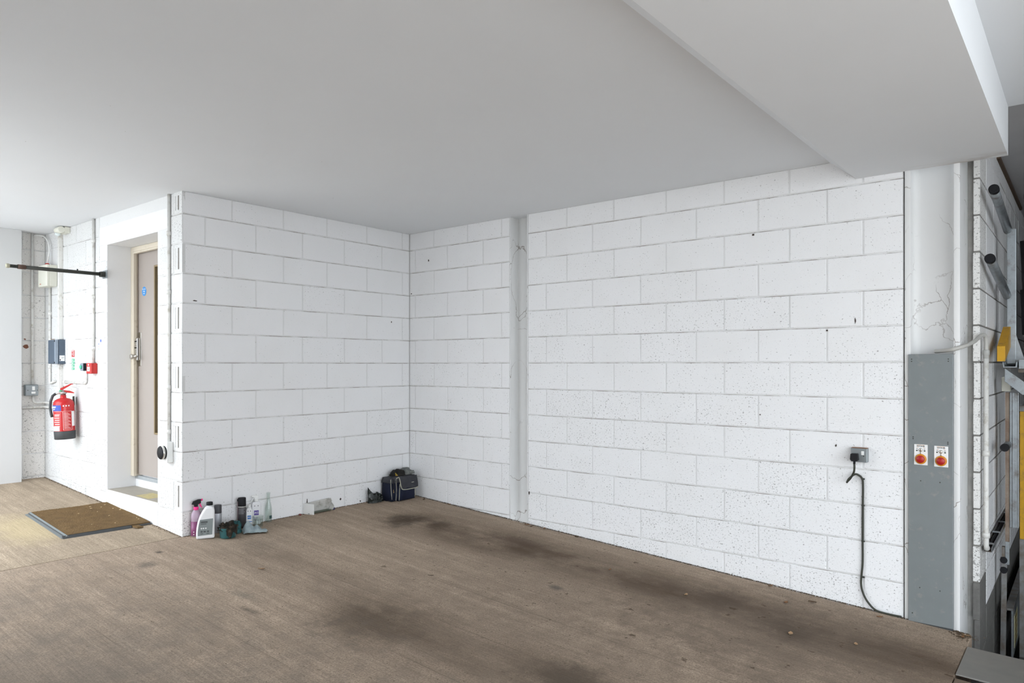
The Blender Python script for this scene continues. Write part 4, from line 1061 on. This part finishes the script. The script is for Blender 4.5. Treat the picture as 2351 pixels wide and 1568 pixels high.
def aerosol(name, label, loc, r, h, hcap, bodym, capm, ring=None):
    t = thing(name, label, 'spray can', loc, TOCAM)
    hb = h - hcap
    MB().lathe([(r * 0.9, 0), (r, 0.004), (r, hb - 0.010), (r * 0.93, hb), (r * 0.9, hb + 0.002), (0.0, hb + 0.002)], 24).build('can', bodym, t)
    MB().lathe([(r * 0.98, hb - 0.003), (r * 1.0, hb), (r * 0.98, h - 0.006), (r * 0.92, h), (0.0, h)], 24).build('cap', capm, t)
    if ring: MB().lathe([(r * 1.012, hb - 0.014), (r * 1.012, hb - 0.004)], 24).build('seam_ring', ring, t)
    return t
g1 = aerosol('aerosol_can', 'grey aerosol can with dark grey cap behind the white oil bottle', (-2.048, -0.062, FZ(-0.062)), 0.0275, 0.212, 0.060, simple('grey_can', (0.40, 0.41, 0.44), 0.4, 0.3, dirt=(0.36, 0.16, 0.16), dirt_amt=0.05), simple('charcoal_cap', (0.045, 0.045, 0.05), 0.5))
g2 = aerosol('aerosol_can', 'tall black aerosol can with black cap and silver ring', (-1.846, -0.060, FZ(-0.060)), 0.0310, 0.238, 0.062, simple('black_can', (0.055, 0.052, 0.056), 0.45, 0.1, var=0.3, scale=60), M_BLACK, M_STEEL)
for k in range(4):
    m = MB(); m.grid(lambda u, v: (0.0314 * math.sin(R(-55 + (95 - 18 * (k % 2)) * u)), -0.0314 * math.cos(R(-55 + (95 - 18 * (k % 2)) * u)), 0.150 - 0.012 * k + 0.005 * v), 6, 1); m.build('print_line', simple('grey_print', (0.22, 0.22, 0.23), 0.5), g2)
bx('cap_lug', M_BLACK, g2, -0.036, -0.028, -0.006, 0.006, 0.212, 0.228, 0.002)
m = MB(); m.grid(lambda u, v: (0.0316 * math.sin(R(-92 + 16 * u)), -0.0316 * math.cos(R(-92 + 16 * u)), 0.01 + 0.195 * v), 2, 1); m.build('red_stripe', simple('dull_crimson', (0.38, 0.06, 0.12), 0.5), g2)

M_PURPLE = simple('purple_print', (0.10, 0.06, 0.30), 0.45); M_LBLUE = simple('blue_print', (0.03, 0.16, 0.45), 0.45)
def boxbottle(name, label, loc, w, d, h, mark, mk):
    t = thing(name, label, 'bottle', loc, TOCAM)
    m = MB(); m.prism([(-w / 2, 0), (w / 2, 0), (w / 2, h - 0.02), (w / 2 - 0.006, h), (0.014, h + 0.004), (-0.014, h + 0.004), (-w / 2 + 0.006, h), (-w / 2, h - 0.02)], -d / 2, d / 2, 'y'); m.build('bottle', M_HDPE, t, 0.006, 2)
    s = 0.0135 if w < 0.06 else 0.018
    q = bx('logo_square', mark, t, -s, s, -d / 2 - 0.0012, -d / 2 + 0.002, h * 0.42, h * 0.42 + 2 * s * 1.08)
    link('lettering', text_mesh('AG', s * 1.25), M_SIGNWHITE, q, loc=(0, -d / 2 - 0.0018, h * 0.42 + s * 1.08), rot=(R(90), 0, 0))
    for k in range(2): bx('print_line', mark, t, -s, s * 0.6, -d / 2 - 0.0008, -d / 2 + 0.002, h * 0.30 - k * 0.008, h * 0.30 - k * 0.008 + 0.003)
    for s2 in (-1, 1): bx('print_mark', M_DKPRINT, t, s2 * s * 0.7 - 0.0025, s2 * s * 0.7 + 0.0025, -d / 2 - 0.0008, -d / 2 + 0.002, h * 0.82, h * 0.82 + 0.008)
    return t
b1 = boxbottle('polish_bottle', 'slim white bottle with a blue square logo next to black aerosol', (-1.789, -0.068, FZ(-0.068)), 0.046, 0.040, 0.150, M_LBLUE, 'a')
MB().lathe([(0.011, 0.150), (0.011, 0.178), (0.0, 0.178)], 14).build('cap', M_PLASTW, b1)
bx('base_stripe', M_LBLUE, b1, -0.0228, 0.0228, -0.0208, -0.0185, 0.040, 0.045)
b2 = boxbottle('spray_bottle', 'white trigger spray bottle with a purple square logo behind the glass', (-1.706, -0.034, FZ(-0.034)), 0.070, 0.040, 0.178, M_PURPLE, 'a')
MB().lathe([(0.0145, 0.178), (0.0145, 0.202), (0.0, 0.202)], 14).build('collar', M_PLASTW, b2)
m = MB(); m.prism([(-0.012, 0.200), (0.012, 0.200), (0.014, 0.222), (0.020, 0.232), (-0.030, 0.232), (-0.040, 0.224), (-0.016, 0.216)], -0.010, 0.010, 'y'); m.build('trigger_head', M_PLASTW, b2, 0.003)
m = MB(); m.prism([(-0.022, 0.218), (-0.014, 0.218), (-0.030, 0.188), (-0.048, 0.172), (-0.052, 0.176), (-0.036, 0.192)], -0.005, 0.005, 'y'); m.build('trigger', M_PLASTW, b2, 0.002)

def thin_glass():
    t = NT('clear_thin_glass'); t.t.nodes.remove(t.b)
    out = t.t.nodes['Material Output']
    tr0 = t.n('ShaderNodeBsdfTransparent'); t.l(t.mix(t.noise(t.objc(), 40.0, 3), (0.90, 0.94, 0.92), (0.965, 0.98, 0.975)), tr0.inputs['Color'])
    gl0 = t.n('ShaderNodeBsdfGlossy'); gl0.inputs['Roughness'].default_value = 0.04
    lw = t.n('ShaderNodeLayerWeight'); lw.inputs['Blend'].default_value = 0.22
    mx = t.n('ShaderNodeMixShader'); t.l(t.math('ADD', t.math('MULTIPLY', lw.outputs['Facing'], 0.45), 0.04), mx.inputs[0])
    t.l(tr0.outputs[0], mx.inputs[1]); t.l(gl0.outputs[0], mx.inputs[2]); t.l(mx.outputs[0], out.inputs['Surface'])
    return t.m
M_GLASS = thin_glass()
gl = thing('tumbler', 'empty clear glass tumbler standing in front of white spray bottle', 'glass', (-1.748, -0.132, FZ(-0.132)), 0)
MB().lathe([(0.030, 0.0), (0.032, 0.004), (0.034, 0.030), (0.0375, 0.060), (0.0405, 0.092), (0.0385, 0.0925), (0.0355, 0.062), (0.0315, 0.028), (0.029, 0.012), (0.0, 0.011)], 28).build('glass', M_GLASS, gl)
MB().lathe([(0.0392, 0.0625), (0.0384, 0.0650), (0.0378, 0.0625)], 28).build('moulded_band', M_GLASS, gl)
for k in range(12):
    a = 2 * math.pi * k / 12
    MB().tube([(0.0325 * math.cos(a), 0.0325 * math.sin(a), 0.006), (0.0372 * math.cos(a), 0.0372 * math.sin(a), 0.056)], 0.0022, 6).build('flute', M_GLASS, gl)
cb2 = thing('glass_bottle', 'tall clear glass bottle at the end of the row of bottles', 'bottle', (-1.598, -0.038, FZ(-0.038)), TOCAM)
MB().lathe([(0.024, 0.0), (0.027, 0.004), (0.0275, 0.110), (0.022, 0.140), (0.0145, 0.165), (0.013, 0.225), (0.0155, 0.228), (0.0155, 0.242), (0.0125, 0.242), (0.0105, 0.225), (0.012, 0.166), (0.0195, 0.140), (0.0245, 0.110), (0.024, 0.008), (0.0, 0.012)], 24).build('glass', M_GLASS, cb2)
m = MB(); m.grid(lambda u, v: (0.0280 * math.sin(R(10 + 60 * u)), -0.0280 * math.cos(R(10 + 60 * u)), 0.028 + 0.026 * v), 5, 1); m.build('label_scrap', simple('dark_teal_label', (0.02, 0.06, 0.06), 0.5), cb2)

# ------------------------------------------------------------------ soft lumps
def lump(rx, ry, rz, amp, freq, seed, nu=36, nv=20, flat=True):
    m = MB()
    def fn(u, v):
        th = 2 * math.pi * u; ph = math.pi * (v * 0.5 if flat else v)
        d = Vector((math.cos(th) * math.sin(ph), math.sin(th) * math.sin(ph), math.cos(ph)))
        n = mnoise.fractal(d * freq + Vector((seed, seed * 0.7, 0)), 0.8, 2.1, 4)
        r = 1.0 + amp * n
        return (d.x * rx * r, d.y * ry * r, max(0.0, d.z * rz * r))
    m.grid(fn, nu, nv, closed_u=True)
    return m
def fabric(name, cols, scale=12.0, fine=300.0, rough=0.9):
    t = NT(name); p = t.objc()
    c = t.ramp(t.noise(p, scale, 4, 0.6), cols)
    t.color(t.mix(t.maprange(t.noise(p, fine, 2), 0.3, 0.7, 0.0, 0.35), c, (0.02, 0.02, 0.02)))
    t.set(rough, 0, 0.15); t.bump(t.noise(p, fine, 2), 0.5, 0.003); return t.m
tub = thing('teal_tub', 'broken teal plastic tub stuffed with a filthy black rag', 'tub', (-2.060, -0.232, FZ(-0.232)), TOCAM)
M_TEAL = simple('teal_plastic', (0.035, 0.135, 0.145), 0.35, var=0.2, scale=30, dirt=(0.02, 0.02, 0.015), dirt_amt=0.08)
MB().lathe([(0.050, 0), (0.056, 0.003), (0.062, 0.074), (0.064, 0.076), (0.060, 0.077), (0.054, 0.006), (0.0, 0.006)], 28).build('tub', M_TEAL, tub)
M_FILTH = fabric('filthy_rag', [(0.30, (0.010, 0.010, 0.009)), (0.55, (0.035, 0.028, 0.02)), (0.75, (0.20, 0.14, 0.10))], 26.0)
r1 = lump(0.062, 0.056, 0.050, 0.55, 2.6, 1.3).build('rag', M_FILTH, tub, loc=(0, 0, 0.055))
m = MB(); m.grid(lambda u, v: ((0.0655 + 0.006 * math.sin(u * 9)) * math.sin(R(-10 + 78 * u)), -(0.0655 + 0.005 * math.sin(u * 11 + v * 5)) * math.cos(R(-10 + 78 * u)), 0.082 - (0.055 + 0.018 * math.sin(u * 7.0)) * v + 0.006 * math.sin(u * 14)), 16, 6); m.build('rag_overhang', M_FILTH, tub, solid=0.004)
tr_ = thing('teal_rag', 'crumpled dark teal rag between the tub and pale cloth', 'rag', (-1.958, -0.160, FZ(-0.160)), TOCAM)
lump(0.044, 0.040, 0.086, 0.40, 2.1, 4.2).build('rag', fabric('teal_cloth', [(0.35, (0.018, 0.055, 0.058)), (0.6, (0.05, 0.15, 0.155)), (0.8, (0.09, 0.20, 0.20))], 22.0), tr_)
cl = thing('microfibre_cloth', 'crumpled pale blue grey cloth lying on the floor by the tumbler', 'cloth', (-1.842, -0.244, FZ(-0.244)), TOCAM)
M_CLOTH = fabric('pale_cloth', [(0.3, (0.26, 0.33, 0.35)), (0.7, (0.45, 0.53, 0.55))], 18.0, 420.0)
def clothf(u, v):
    x = -0.085 + 0.175 * u; y = -0.060 + 0.120 * v
    f = mnoise.fractal(Vector((u * 1.9, v * 1.9, 7.7)), 1.1, 2.0, 3)
    hump = 0.072 * math.exp(-((x + 0.040) / 0.035) ** 2 - ((y - 0.0) / 0.045) ** 2) + 0.040 * math.exp(-((x - 0.022) / 0.018) ** 2 - ((y - 0.005) / 0.05) ** 2)
    edge = min(1.0, 6 * min(u, 1 - u, v, 1 - v))
    return (x + 0.018 * f, y + 0.016 * mnoise.noise(Vector((u * 4, v * 3, 2.2))), max(0.003, 0.006 + (hump + 0.024 * abs(f)) * (0.35 + 0.65 * edge)))
m = MB(); m.grid(clothf, 40, 28); m.build('cloth', M_CLOTH, cl, solid=0.003, sub=1)

# ------------------------------------------------------------------ guttering scrap
gu = thing('gutter_offcut', 'grey plastic trunking offcut with white end plate lying against wall', 'offcut', (-1.235, -0.050, FZ(-0.05)), 0)
M_TRUNK = simple('dusty_grey_plastic', (0.52, 0.51, 0.48), 0.5, var=0.08, scale=12, dirt=(0.25, 0.23, 0.19), dirt_amt=0.10, dirt_scale=14)
m = MB(); m.grid(lambda u, v: (0.0 + (0.255 + 0.02 * math.sin(v * 3.1)) * u, 0.044 - 0.010 * (1 - math.cos(v * 3.0)) * 0.5 + (0.012 * max(0, u - 0.88) / 0.12) * -2.0 * v, 0.004 + (0.088 + 0.014 * u) * v), 18, 8); m.build('back_web', M_TRUNK, gu, solid=0.003)
m = MB(); m.prism([(0.0, 0.002), (0.0, 0.006), (-0.062, 0.010), (-0.062, 0.006)], 0.01, 0.245, 'x'); m.build('bottom_lip', simple('mossy_plastic', (0.10, 0.12, 0.085), 0.7, var=0.3, scale=30), gu, loc=(0, 0.045, 0))
m = MB(); m.prism([(-0.004, 0.046), (0.0, 0.046), (0.032, -0.058), (0.028, -0.058)], 0.001, 0.092); m.build('end_plate', M_PLASTW, gu)
m = MB(); m.grid(lambda u, v: (0.252 + 0.016 * math.sin(v * 3.14) + 0.006 * u, 0.044 - 0.055 * u, 0.004 + (0.10 - 0.045 * u) * v), 6, 8); m.build('curled_end', M_TRUNK, gu, solid=0.003)
cap_ = thing('purple_cap', 'small dark purple bottle cap beside the trunking offcut', 'cap', (-0.955, -0.045, FZ(-0.045)), 0.4)
MB().lathe([(0.014, 0.0), (0.0145, 0.003), (0.0135, 0.016), (0.006, 0.018), (0.006, 0.030), (0.0, 0.031)], 16).build('cap', simple('purple_plastic', (0.045, 0.03, 0.085), 0.4), cap_)
chip = thing('red_cap', 'tiny dark red cap at the near end of trunking offcut', 'cap', (-1.290, -0.030, FZ(-0.03)), 0)
MB().lathe([(0.010, 0), (0.011, 0.002), (0.010, 0.012), (0.0, 0.013)], 14).build('cap', simple('dark_red_plastic', (0.16, 0.02, 0.02), 0.5), chip)

# ------------------------------------------------------------------ bag in the corner
bag = thing('cool_bag', 'navy blue cool bag with grey lid and pale piping in the corner', 'bag', (-0.222, -0.098, FZ(-0.098)), R(3))
M_NAVYF = fabric('navy_fabric', [(0.3, (0.007, 0.010, 0.024)), (0.7, (0.018, 0.023, 0.050))], 9.0, 380.0, 0.7)
M_GREYF = fabric('charcoal_fabric', [(0.3, (0.045, 0.047, 0.055)), (0.7, (0.085, 0.085, 0.095))], 9.0, 380.0, 0.8)
M_PIPING = simple('pale_piping', (0.42, 0.41, 0.33), 0.6, var=0.15, scale=60)
def puffy(x0, x1, y0, y1, z0, z1, n=7, puff=0.012, seed=0.0, tap=0.0):
    """softly bulging box"""
    m = MB(); bm = bmesh.new(); bmesh.ops.create_cube(bm, size=2.0); bmesh.ops.subdivide_edges(bm, edges=bm.edges, cuts=n, use_grid_fill=True)
    hx, hy, hz = (x1 - x0) / 2, (y1 - y0) / 2, (z1 - z0) / 2
    idx = {}
    for v in bm.verts:
        c = v.co; bx_ = (1 - c.y ** 2) * (1 - c.z ** 2); by_ = (1 - c.x ** 2) * (1 - c.z ** 2); bz_ = (1 - c.x ** 2) * (1 - c.y ** 2)
        w = 0.004 * mnoise.fractal(Vector((c.x * 1.7 + seed, c.y * 1.7, c.z * 1.7)), 0.8, 2.0, 3)
        s = 1.0 - tap * (c.z + 1) / 2
        p = ((x0 + x1) / 2 + (c.x * hx + math.copysign(puff, c.x) * bx_ * (abs(c.x) > 0.99)) * s + w, (y0 + y1) / 2 + (c.y * hy + math.copysign(puff, c.y) * by_ * (abs(c.y) > 0.99)) * s + w,
             max(z0, (z0 + z1) / 2 + c.z * hz + (puff * bz_ if c.z > 0.99 else 0) + w))
        idx[v.index] = len(m.v); m.v.append(p)
    for f in bm.faces: m.f.append(tuple(idx[v.index] for v in f.verts)); m.s.append(True)
    bm.free(); return m
puffy(-0.165, 0.150, -0.062, 0.070, 0.0, 0.190, seed=1.0, tap=0.04).build('body', M_NAVYF, bag)
puffy(-0.170, 0.158, -0.068, 0.072, 0.172, 0.222, n=7, puff=0.010, seed=2.0, tap=0.08).build('lid', M_GREYF, bag)
# front pocket and folded lid flap
puffy(-0.095, 0.120, -0.088, -0.052, 0.0, 0.135, seed=3.0).build('front_pocket', M_NAVYF, bag)
m = MB(); m.grid(lambda u, v: (-0.072 + 0.235 * u, -0.072 - 0.020 * math.sin(v * 1.5), 0.218 - (0.118 - 0.03 * (1 - min(1, u * 6)) ) * v), 14, 8); m.build('lid_flap', M_GREYF, bag, solid=0.006)
m = MB().tube(smoothpath([(-0.115, -0.072, 0.212), (-0.085, -0.077, 0.222), (-0.073, -0.082, 0.19), (-0.068, -0.094, 0.130), (-0.045, -0.097, 0.104), (0.05, -0.098, 0.098), (0.150, -0.096, 0.102), (0.165, -0.080, 0.125), (0.166, -0.066, 0.19)], 8), 0.0042, 8); m.build('piping', M_PIPING, bag)
for pts in ([(-0.110, -0.066, 0.003), (-0.108, -0.070, 0.10), (-0.112, -0.068, 0.205)], [(-0.158, -0.060, 0.02), (-0.166, -0.058, 0.12), (-0.168, -0.055, 0.21)], [(-0.092, -0.089, 0.003), (-0.090, -0.093, 0.07), (-0.078, -0.085, 0.16)], [(0.128, -0.080, 0.003), (0.130, -0.086, 0.05), (0.126, -0.086, 0.10)]):
    MB().tube(smoothpath(pts, 5), 0.0028, 6).build('seam_piping', M_PIPING, bag)
MB().tube(smoothpath([(-0.150, -0.05, 0.225), (-0.152, -0.075, 0.20), (-0.150, -0.078, 0.13), (-0.152, -0.076, 0.09)], 6), 0.004, 6).build('strap', M_BLACK, bag)
bx('zip_tag', simple('tan_tag', (0.36, 0.27, 0.12), 0.6), bag, -0.155, -0.149, -0.080, -0.076, 0.085, 0.115)
bx('brand_tag', M_PIPING, bag, 0.075, 0.105, -0.094, -0.090, 0.155, 0.160)
gv = thing('work_gloves', 'folded grey and black work gloves lying on top of the blue bag', 'gloves', (-0.205, -0.105, FZ(-0.105) + 0.232), R(-12))
def pad(w, d, h, seed, x=0, y=0, z=0):
    return lump(w, d, h, 0.28, 1.7, seed, 28, 14)
pad(0.105, 0.055, 0.062, 3.3).build('palm', fabric('grey_leather', [(0.3, (0.10, 0.11, 0.105)), (0.7, (0.27, 0.28, 0.265))], 20.0), gv, loc=(0.035, 0.01, 0.0))
pad(0.070, 0.036, 0.055, 5.1).build('cuff', fabric('black_leather', [(0.3, (0.012, 0.012, 0.012)), (0.7, (0.035, 0.033, 0.03))], 20.0), gv, loc=(-0.055, -0.022, 0.0), rot=(0, 0, R(-18)))
for k in range(4):
    a = MB().tube(smoothpath([(0.075 + 0.012 * k, -0.028 + 0.006 * k, 0.020), (0.105 + 0.010 * k, -0.034 + 0.014 * k, 0.018), (0.128 + 0.006 * k, -0.030 + 0.018 * k, 0.012)], 5), [0.012] * 10 + [0.008], 10); a.build('finger', MATS.get('x') or bpy.data.materials['grey_leather'], gv)
puffy(-0.088, -0.064, -0.050, -0.034, 0.0, 0.026, n=3, puff=0.003).build('yellow_lining', simple('ochre_cloth', (0.40, 0.26, 0.03), 0.8), gv)
bl_ = thing('bin_liner', 'shiny black plastic bag scrunched against the bag side', 'plastic bag', (-0.500, -0.060, FZ(-0.06)), 0)
m = MB()
def liner(u, v):
    th = 2 * math.pi * u
    peak = math.exp(-((th - 3.35) / 0.55) ** 2)
    r = 0.058 * (1 - 0.45 * v) * (1 + 0.30 * mnoise.noise(Vector((math.cos(th) * 2, math.sin(th) * 2, v * 3 + 4))))
    h = (0.078 + 0.075 * peak) * v
    return (r * math.cos(th) * 1.25 - 0.045 * peak * v, max(-0.2, r * math.sin(th) * 0.75), h)
m.grid(liner, 40, 14, closed_u=True); 
t_ = NT('black_polythene'); t_.color(t_.mix(t_.noise(t_.objc(), 30.0, 4), (0.006, 0.008, 0.008), (0.025, 0.032, 0.028))); t_.set(0.25, 0, 0.5); t_.bump(t_.noise(t_.objc(), 45.0, 3), 0.7, 0.01)
m.build('liner', t_.m, bl_)
lump(0.050, 0.038, 0.072, 0.5, 2.4, 8.8).build('gathered_top', t_.m, bl_, loc=(0.045, 0.0, 0.0))
gb = thing('sponge_scrap', 'olive green sponge scrap poking out behind the blue bag', 'sponge', (-0.028, -0.058, FZ(-0.058)), R(20))
puffy(-0.014, 0.014, -0.020, 0.020, 0.0, 0.085, n=3, puff=0.003, seed=6).build('sponge', simple('olive_sponge', (0.20, 0.20, 0.07), 0.9, var=0.25, scale=60), gb)
gb.rotation_euler = (0, R(14), R(20)); gb.location.z += 0.004
gb.location.x = -0.040

# ------------------------------------------------------------------ leaves and crumbs
LEAFM = [simple('brown_leaf', (0.20, 0.10, 0.045), 0.8, var=0.3, scale=80), simple('tan_leaf', (0.38, 0.24, 0.13), 0.8, var=0.3, scale=80), simple('dark_leaf', (0.09, 0.055, 0.03), 0.85, var=0.3, scale=80)]
def leaf_mesh(seed):
    q = random.Random(seed); m = MB(); n = 6
    L, Wd = q.uniform(0.030, 0.050), q.uniform(0.007, 0.013); cu = q.uniform(0.3, 1.0)
    for i in range(n + 1):
        u = i / n; w = Wd * math.sin(math.pi * min(1, u * 0.94 + 0.03)) ** 0.8
        z = 0.004 + cu * 0.012 * (u - 0.5) ** 2 * 4 * 0.5
        m.v += [(L * (u - 0.5), -w, z + 0.004), (L * (u - 0.5), q.uniform(-0.001, 0.001), z), (L * (u - 0.5), w, z + 0.005)]
    for i in range(n):
        b = i * 3
        m.f += [(b, b + 3, b + 4, b + 1), (b + 1, b + 4, b + 5, b + 2)]; m.s += [True, True]
    return m.mesh('leaf')
LM = [leaf_mesh(k) for k in range(5)]
spots = [(-2.279, -1.052, 1), (-0.641, -3.285, 1), (-0.779, -3.982, 1), (-0.665, -4.295, 1), (-0.572, -2.678, 0)]
spots2 = [(-0.060, -1.545, 0, 'brown dead leaf at the foot of the narrow steel column'), (-0.080, -1.605, 2, 'dark dead leaf just past the narrow steel column'), (-0.050, -1.72, 0, 'brown dead leaf third along the wall from the narrow column'),
          (-0.055, -2.05, 2, 'dark dead leaf lying alone against the long wall'), (-0.045, -0.60, 0, 'brown dead leaf against the wall between bag and narrow column'), (-0.05, -3.62, 0, 'brown dead leaf pressed into the wall joint before the socket'),
          (-0.30, -3.80, 0, 'brown dead leaf on the floor some way out from the socket wall'), (-0.16, -3.92, 2, 'dark dead leaf on the floor below the socket'), (-0.12, -4.30, 0, 'brown dead leaf beside the end of the black lead'),
          (-0.10, -4.725, 0, 'brown dead leaf at the foot of the wide column flange'), (-0.06, -4.738, 1, 'tan dead leaf on the very edge of the floor slab'), (-0.09, -0.30, 2, 'dark dead leaf near the blue bag')]
labs2 = [q[3] for q in spots2]; spots2 = [q[:3] for q in spots2]
for i, (x, y, c) in enumerate(spots + spots2):
    me = LM[i % 5].copy(); me.materials.append(LEAFM[c])
    o = link('dead_leaf', me, None, None, loc=(x, y, SLOPE(y) + 0.001), rot=(math.atan(0.0565), 0, random.uniform(0, 6.28)))
    if i < len(spots):
        tag(o, ['tan dead leaf lying by the oil stain near the bottles', 'tan dead leaf on the wheel track midway along the long wall', 'tan dead leaf on the wheel track before the power socket', 'tan dead leaf on the floor in front of the grey steel cover', 'small brown dead leaf on the bare floor between the steel columns'][i], 'leaf', 'dead leaves on the floor')
    else:
        tag(o, labs2[i - len(spots)], 'leaf', 'dead leaves along the long wall')
# dirt and crumbs lodged at the foot of the walls: nobody could count it
rc = random.Random(11); m = MB()
def crumb(x, y, s):
    z = SLOPE(y); i = len(m.v); a = rc.uniform(0, 6.28)
    for k in range(3):
        m.v.append((x + s * math.cos(a + k * 2.1) * rc.uniform(0.6, 1.5), y + s * math.sin(a + k * 2.1) * rc.uniform(0.6, 1.5), z - 0.0005))
    m.v.append((x, y, z + s * rc.uniform(0.3, 0.9)))
    m.f += [(i, i + 1, i + 3), (i + 1, i + 2, i + 3), (i + 2, i, i + 3)]; m.s += [False] * 3
for k in range(4200):      # along the long wall
    crumb(-abs(rc.gauss(0, 0.010)) - 0.001, rc.uniform(-4.72, -0.02), rc.uniform(0.0015, 0.0055))
for k in range(1300):       # along the back wall
    crumb(rc.uniform(-2.29, -0.02), -abs(rc.gauss(0, 0.014)) - 0.002, rc.uniform(0.0015, 0.005))
for k in range(1800):       # along the door wall
    crumb(-2.300 - abs(rc.gauss(0, 0.012)), rc.uniform(0.0, 2.86), rc.uniform(0.0015, 0.005))
for k in range(160): crumb(-abs(rc.gauss(0.05, 0.05)) - 0.004, rc.gauss(-4.72, 0.03), rc.uniform(0.003, 0.009))
for k in range(1100):      # scattered on the floor
    x = rc.uniform(-3.2, -0.15); y = rc.uniform(-4.6, -0.3)
    crumb(x, y, rc.uniform(0.0012, 0.0045))
cr = m.build('dirt_crumbs', simple('brown_dirt', (0.085, 0.058, 0.035), 0.95, var=0.4, scale=50), floor)
cr['kind'] = 'stuff'; cr['label'] = 'brown dirt and leaf crumbs'

# ------------------------------------------------------------------ specks of dirt stuck to the walls
M_SPOT = simple('stuck_dirt', (0.05, 0.035, 0.028), 0.9, var=0.4, scale=200)
def spot(wall, u, z, w, h, mat=M_SPOT, seed=0):
    q = random.Random(seed); n = 9
    pts = [(u + w * math.cos(k * 2 * math.pi / n) * q.uniform(0.45, 1.1), z + h * math.sin(k * 2 * math.pi / n) * q.uniform(0.45, 1.1)) for k in range(n)]
    MB().prism(pts, PROUD - 0.002, PROUD + 0.0035, 'y').build('dirt_spot', mat, wall)
for i, (y, z, w, h) in enumerate(((-3.482, 2.193, 0.008, 0.010), (-3.965, 1.515, 0.007, 0.006), (-4.02, 0.773, 0.005, 0.009), (-0.275, 2.313, 0.008, 0.014), (-0.030, 2.003, 0.009, 0.006), (-4.135, 1.57, 0.004, 0.022), (-1.52, 0.18, 0.006, 0.018), (-3.53, 0.95, 0.006, 0.006))):
    spot(wb, y, z, w, h, seed=i)
for i, (x, z, w, h) in enumerate(((0.238, 1.71, 0.006, 0.010), (2.20, 1.78, 0.020, 0.006), (0.845, 0.07, 0.012, 0.014), (1.20, 0.105, 0.006, 0.022), (0.62, 0.02, 0.008, 0.012))):
    spot(wa, x, z, w, h, seed=40 + i)
spot(wd, 0.165, 1.475, 0.030, 0.024, simple('rusty_stain', (0.20, 0.085, 0.05), 0.9, var=0.3, scale=80), 77)
spot(wd, 0.175, 1.545, 0.010, 0.012, MATS['rusty_stain'], 78)
me = LM[2].copy(); me.materials.append(simple('orange_leaf', (0.50, 0.24, 0.06), 0.8, var=0.2, scale=80))
tag(link('dead_leaf', me, None, None, loc=(-2.352, 2.485, 1.5335), rot=(0, 0, 0.5)), 'curled orange dead leaf resting on top of the slate enclosure', 'leaf')
